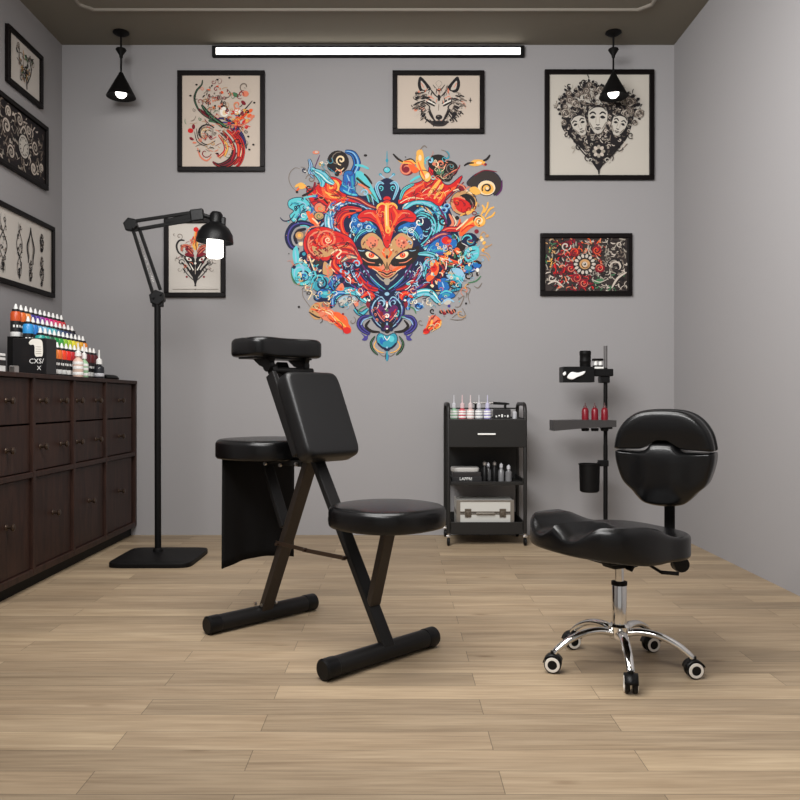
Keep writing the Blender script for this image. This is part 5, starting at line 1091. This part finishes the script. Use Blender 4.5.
bm = B(); cushion(bm, [(x + .432, y + 5.09) for x, y in superell(.088, .07, 5, 40)], ZM + .057, ZM + .084, .008, None, 3, .004); top('clutch_case', bm, [M_bk[2]], (.43, 5.09, ZM + .057), 'silver grey flat case lying on top of the cart\'s book stack', 'case', smooth=True)
bx = [(.55, 5.02, .019, .10, 0, 'slim black jar'), (.58, 5.08, .016, .085, 1, 'grey smoked bottle'), (.612, 5.02, .017, .1, 0, 'tall black bottle'), (.655, 5.03, .018, .085, 1, 'clear grey bottle'), (.70, 5.02, .02, .075, 1, 'stout clear grey bottle')]
for k, (x, y, r, h, g, nm) in enumerate(bx):
    t = empty('pump_bottle', (x, y, ZM), '%s, %s from left on the cart\'s middle shelf' % (nm, ordn[k]), 'bottle', 'bottles on the middle shelf')
    bm = B(); lathe(bm, [(0, 0), (r, 0), (r, h * .75), (r * .5, h * .9), (r * .45, h)], 18); obj('bottle_body', bm, mat('smoky_grey_plastic', rgb(112, 112, 114), .25) if g else M_bplast, t, True)
    bm = B(); lathe(bm, [(0, h), (r * .6, h), (r * .6, h + .018), (r * .3, h + .024), (0, h + .03)], 14); obj('cap', bm, M_steel if k in (0, 2) else M_glass, t, True)
# aluminium case
ZB = .107; o_ = Vector((.53, 5.06, ZB)); t = empty('aluminium_case', o_, 'silver aluminium tool case with two latches on the cart\'s bottom shelf', 'case')
cx0, cx1, cy0, cy1, cz0, cz1 = .372, .728, 4.985, 5.2, ZB, ZB + .168
for nm, a, b2 in (('case_base', cz0, cz0 + .085), ('case_lid', cz0 + .093, cz1)):
    bm = B(); box(bm, cx0, cx1, cy0, cy1, a, b2, .006, 3); obj(nm, bm, M_alu, t, off=o_)
bm = B(); w = .008
for a, b2 in ((cz0 + .078, cz0 + .086), (cz0 + .092, cz0 + .1)): box(bm, cx0 - .002, cx1 + .002, cy0 - .002, cy1 + .002, a, b2, .001)
for x in (cx0 - .002, cx1 - .022): box(bm, x, x + .024, cy0 - .0025, cy0 + .01, cz0 - .0, cz1 + .001, .001)
box(bm, cx0 + .02, cx1 - .02, cy0 - .0025, cy0 + .004, cz1 - .01, cz1 + .001, .001)
box(bm, cx0 + .12, cx1 - .12, cy0 - .016, cy0 - .004, cz0 + .082, cz0 + .092, .003)
obj('edge_trim', bm, mat('dull_metal_trim', rgb(138, 132, 124), .4, metal=.6), t, off=o_)
for x in (cx0 + .07, cx1 - .07):
    bm = B(); box(bm, x - .02, x + .02, cy0 - .008, cy0 - .002, cz0 + .064, cz0 + .116, .002); box(bm, x - .011, x + .011, cy0 - .014, cy0 - .007, cz0 + .072, cz0 + .100, .003); obj('latch', bm, mat('latch_bronze', rgb(110, 102, 92), .35, metal=.7), t, off=o_)

# ------------------------------------------------------------------ accessory stand
SX, SY = 1.303, 5.0
def qs(px, py): return Vector(((px - 397) * SY / 800, SY, H - (py - 400) * SY / 800))
o_ = Vector((SX, SY, 0)); t = empty('accessory_stand', o_, 'thin black pole stand with tray arms, behind the stool', 'stand')
bm = B(); lathe(bm, [(0, 0), (.12, 0), (.122, .006), (.11, .016), (.02, .02), (.016, .04), (0, .04)], 32, c=(SX, SY, 0)); obj('base_plate', bm, M_black, t, True, off=o_)
bm = B(); tube(bm, [(SX, SY, .03), (SX, SY, .62)], .0135, 16); tube(bm, [(SX, SY, .62), (SX, SY, 1.10)], .0125, 16); obj('pole', bm, M_black, t, True, off=o_)
bm = B(); tube(bm, [(SX, SY, 1.1), (SX, SY, 1.238)], .0115, 16); obj('pole_tip', bm, mat('grey_pole', rgb(92, 90, 90), .4), t, True, off=o_)
bm = B(); a, b2 = qs(551, 420), qs(612.5, 430)
yc = SY - .02
# wedge tray: thin at the left tip, cup wells to the right
for (xa, za0, za1), (xb_, zb0, zb1) in (((a.x, H - 30.5 * .00625, H - 20 * .00625), (a.x + .2, H - 27.5 * .00625, H - 19.5 * .00625)), ((a.x + .2, H - 27.5 * .00625, H - 19.5 * .00625), (b2.x, H - 26.5 * .00625, H - 20 * .00625))):
    vs = [bm.verts.new(p) for p in ((xa, SY - .09, za0), (xa, SY + .05, za0), (xb_, SY + .05, zb0), (xb_, SY - .09, zb0), (xa, SY - .09, za1), (xa, SY + .05, za1), (xb_, SY + .05, zb1), (xb_, SY - .09, zb1))]
    for f in ((0, 1, 2, 3), (7, 6, 5, 4), (0, 3, 7, 4), (1, 5, 6, 2), (0, 4, 5, 1), (3, 2, 6, 7)): bm.faces.new([vs[i] for i in f])
obj('tray', bm, mat('tray_grey_metal', rgb(66, 64, 64), .35, metal=.3), t, off=o_)
for px in (583.3, 592.8, 602.5):
    p = qs(px, 425); bm = B(); lathe(bm, [(0, -.036), (.02, -.036), (.024, -.03), (.024, -.018), (0, -.018)], 18, c=(p.x, SY - .05, p.z)); obj('cup_well', bm, M_black, t, True, off=o_)
bm = B(); p = qs(605, 425); box(bm, p.x - .025, p.x + .04, SY - .03, SY + .03, p.z - .025, p.z + .03, .004); tube(bm, [(SX + .03, SY, p.z), (SX + .05, SY, p.z)], .012, 10); obj('tray_clamp', bm, M_bplast, t, off=o_)
bm = B(); p = qs(600, 372); zt2 = qs(0, 370).z
box(bm, qs(592.6, 0).x, qs(612, 0).x, SY - .035, SY + .02, qs(0, 378).z + .01, qs(0, 369).z, .004); box(bm, qs(599, 0).x, qs(609, 0).x, SY - .025, SY + .03, qs(0, 383).z, qs(0, 376).z, .006); obj('upper_arm', bm, M_bplast, t, off=o_)
bm = B(); p = qs(603, 463); box(bm, p.x - .03, p.x + .032, SY - .02, SY + .02, p.z - .02, p.z + .018, .004); box(bm, p.x - .035, p.x - .02, SY - .01, SY + .01, p.z - .008, p.z + .008, .002); obj('bin_clamp', bm, M_bplast, t, off=o_)
# tissue box hanging on the arm
o_ = Vector((qs(576, 0).x, SY - .02, qs(0, 383).z)); t = empty('tissue_box', o_, 'black tissue box with white tissue sticking out, on the accessory stand\'s arm', 'box')
x0, x1 = qs(560.5, 0).x, qs(592, 0).x; z0, z1 = qs(0, 382.5).z, qs(0, 367).z
bm = B(); box(bm, x0, x1, SY - .07, SY + .045, z0, z1, .004); obj('carton', bm, M_bplast, t, off=o_)
bm = B(); zm = (z0 + z1) / 2
out = [(x0 + .025, zm - .02), (x0 + .05, zm + .014), (x0 + .09, zm + .010), (x0 + .135, zm + .020), (x0 + .125, zm), (x0 + .085, zm - .018), (x0 + .055, zm - .032)]
out = catmull(out, 4, True); M2 = axes((0, SY - .071, 0), (1, 0, 0), (0, 0, 1)); cushion(bm, out, 0, .016, .006, None, 4, .002, M2); cushion(bm, catmull([(x0 - .002, zm + .005), (x0 + .014, zm + .018), (x0 + .018, zm + .002), (x0 + .006, zm - .008)], 4, True), 0, .012, .004, None, 2, .002, M2); obj('tissue', bm, M_paper, t, True, off=o_)
p = qs(584.5, 367); z0 = p.z
bm = B(); lathe(bm, [(0, 0), (.033, 0), (.034, .004), (.034, .03), (.0355, .032), (.0355, .036), (.034, .038), (.034, .072), (.0355, .074), (.0355, .094), (.031, .1), (.030, .094), (0, .09)], 28); o = top('storage_cup', bm, [M_black], (0, 0, 0), 'black ribbed cup standing on the black tissue box', 'cup', smooth=True); o.location = (p.x, SY - .02, z0)
p = qs(597.5, 368.6); bm = B(); box(bm, -.03, .03, -.025, .02, 0, .012, .002, mi=0); tube(bm, [(-.014, 0, .012), (-.014, 0, .05)], .012, 12, mi=0); tube(bm, [(.016, 0, .012), (.016, 0, .05)], .011, 12, mi=0); box(bm, -.034, .03, -.018, .018, .05, .064, .003, mi=1); box(bm, -.028, .028, -.018, .018, .013, .022, .002, mi=1)
o = top('coil_machine', bm, [M_white, M_black], (0, 0, 0), 'small black and white coil tattoo machine beside the black ribbed cup', 'tool', smooth=True); o.location = (p.x, SY - .01, qs(0, 369).z + .0005)
M_redink = mat('dark_red_ink', rgb(120, 10, 28), .3); M_rcap = mat('dark_nozzle', rgb(90, 60, 60), .4)
for k, px in enumerate((583.3, 592.8, 602.5)):
    p = qs(px, 420); r = .0225
    t = empty('red_ink_bottle', (p.x, SY - .05, p.z - .0), 'dark red ink bottle, %s of three in the stand\'s tray' % ('leftmost', 'middle', 'rightmost, nearest the pole')[k], 'bottle', 'red ink bottles in the stand tray')
    bm = B(); lathe(bm, [(0, .001), (.0215, .001), (.0215, .058), (.017, .072), (.009, .078)], 20); obj('bottle_body', bm, M_redink, t, True)
    bm = B(); lathe(bm, [(.009, .075), (.011, .078), (.010, .088), (.003, .092), (.0025, .108), (0, .109)], 14); obj('nozzle', bm, M_rcap, t, True)
p = qs(589.5, 492)
bm = B(); hh = (492 - 463.5) * .00625; lathe(bm, [(0, 0), (.05, 0), (.06, .008), (.064, hh - .01), (.0675, hh - .008), (.0675, hh), (.061, hh), (.056, .012), (0, .01)], 32); o = top('waste_cup', bm, [M_black], (0, 0, 0), 'black waste cup clipped low on the accessory stand pole', 'bin', smooth=True); o.location = (p.x, SY - .0, p.z)

# ------------------------------------------------------------------ camera and light
cam = bpy.data.cameras.new('camera'); cam.lens = 36; cam.sensor_width = 36; cam.shift_x = .00375; cam.clip_start = .05
co = bpy.data.objects.new('camera', cam); COL.objects.link(co); co.location = (0, 0, H); co.rotation_euler = (PI / 2, 0, 0); SC.camera = co
def area(name, loc, rot, sx, sy, pw, col=(1, .97, .93)):
    l_ = bpy.data.lights.new(name, 'AREA'); l_.shape = 'RECTANGLE'; l_.size = sx; l_.size_y = sy; l_.energy = pw; l_.color = col
    o = bpy.data.objects.new(name, l_); COL.objects.link(o); o.location = loc; o.rotation_euler = rot; return o
def aim(loc, to): return (Vector(to) - Vector(loc)).to_track_quat('-Z', 'Y').to_euler()
kp = (-.9, 1.0, 2.95)
k_ = area('front_key_light', kp, aim(kp, (2.1, 4.4, 2.55)), 2.4, 1.3, 132, (1, .99, .98)); k_.data.spread = math.radians(140)
area('ceiling_softlight', (-.4, 2.5, 3.24), (0, 0, 0), 2.2, 1.6, 108, (1, .98, .96))
w = bpy.data.worlds.new('world'); SC.world = w; w.use_nodes = True
w.node_tree.nodes['Background'].inputs[0].default_value = (1, .98, .97, 1); w.node_tree.nodes['Background'].inputs[1].default_value = .35
vs = SC.view_settings; vs.view_transform = 'Standard'; vs.look = 'None'; vs.gamma = 1; vs.use_curve_mapping = False; vs.exposure = .09
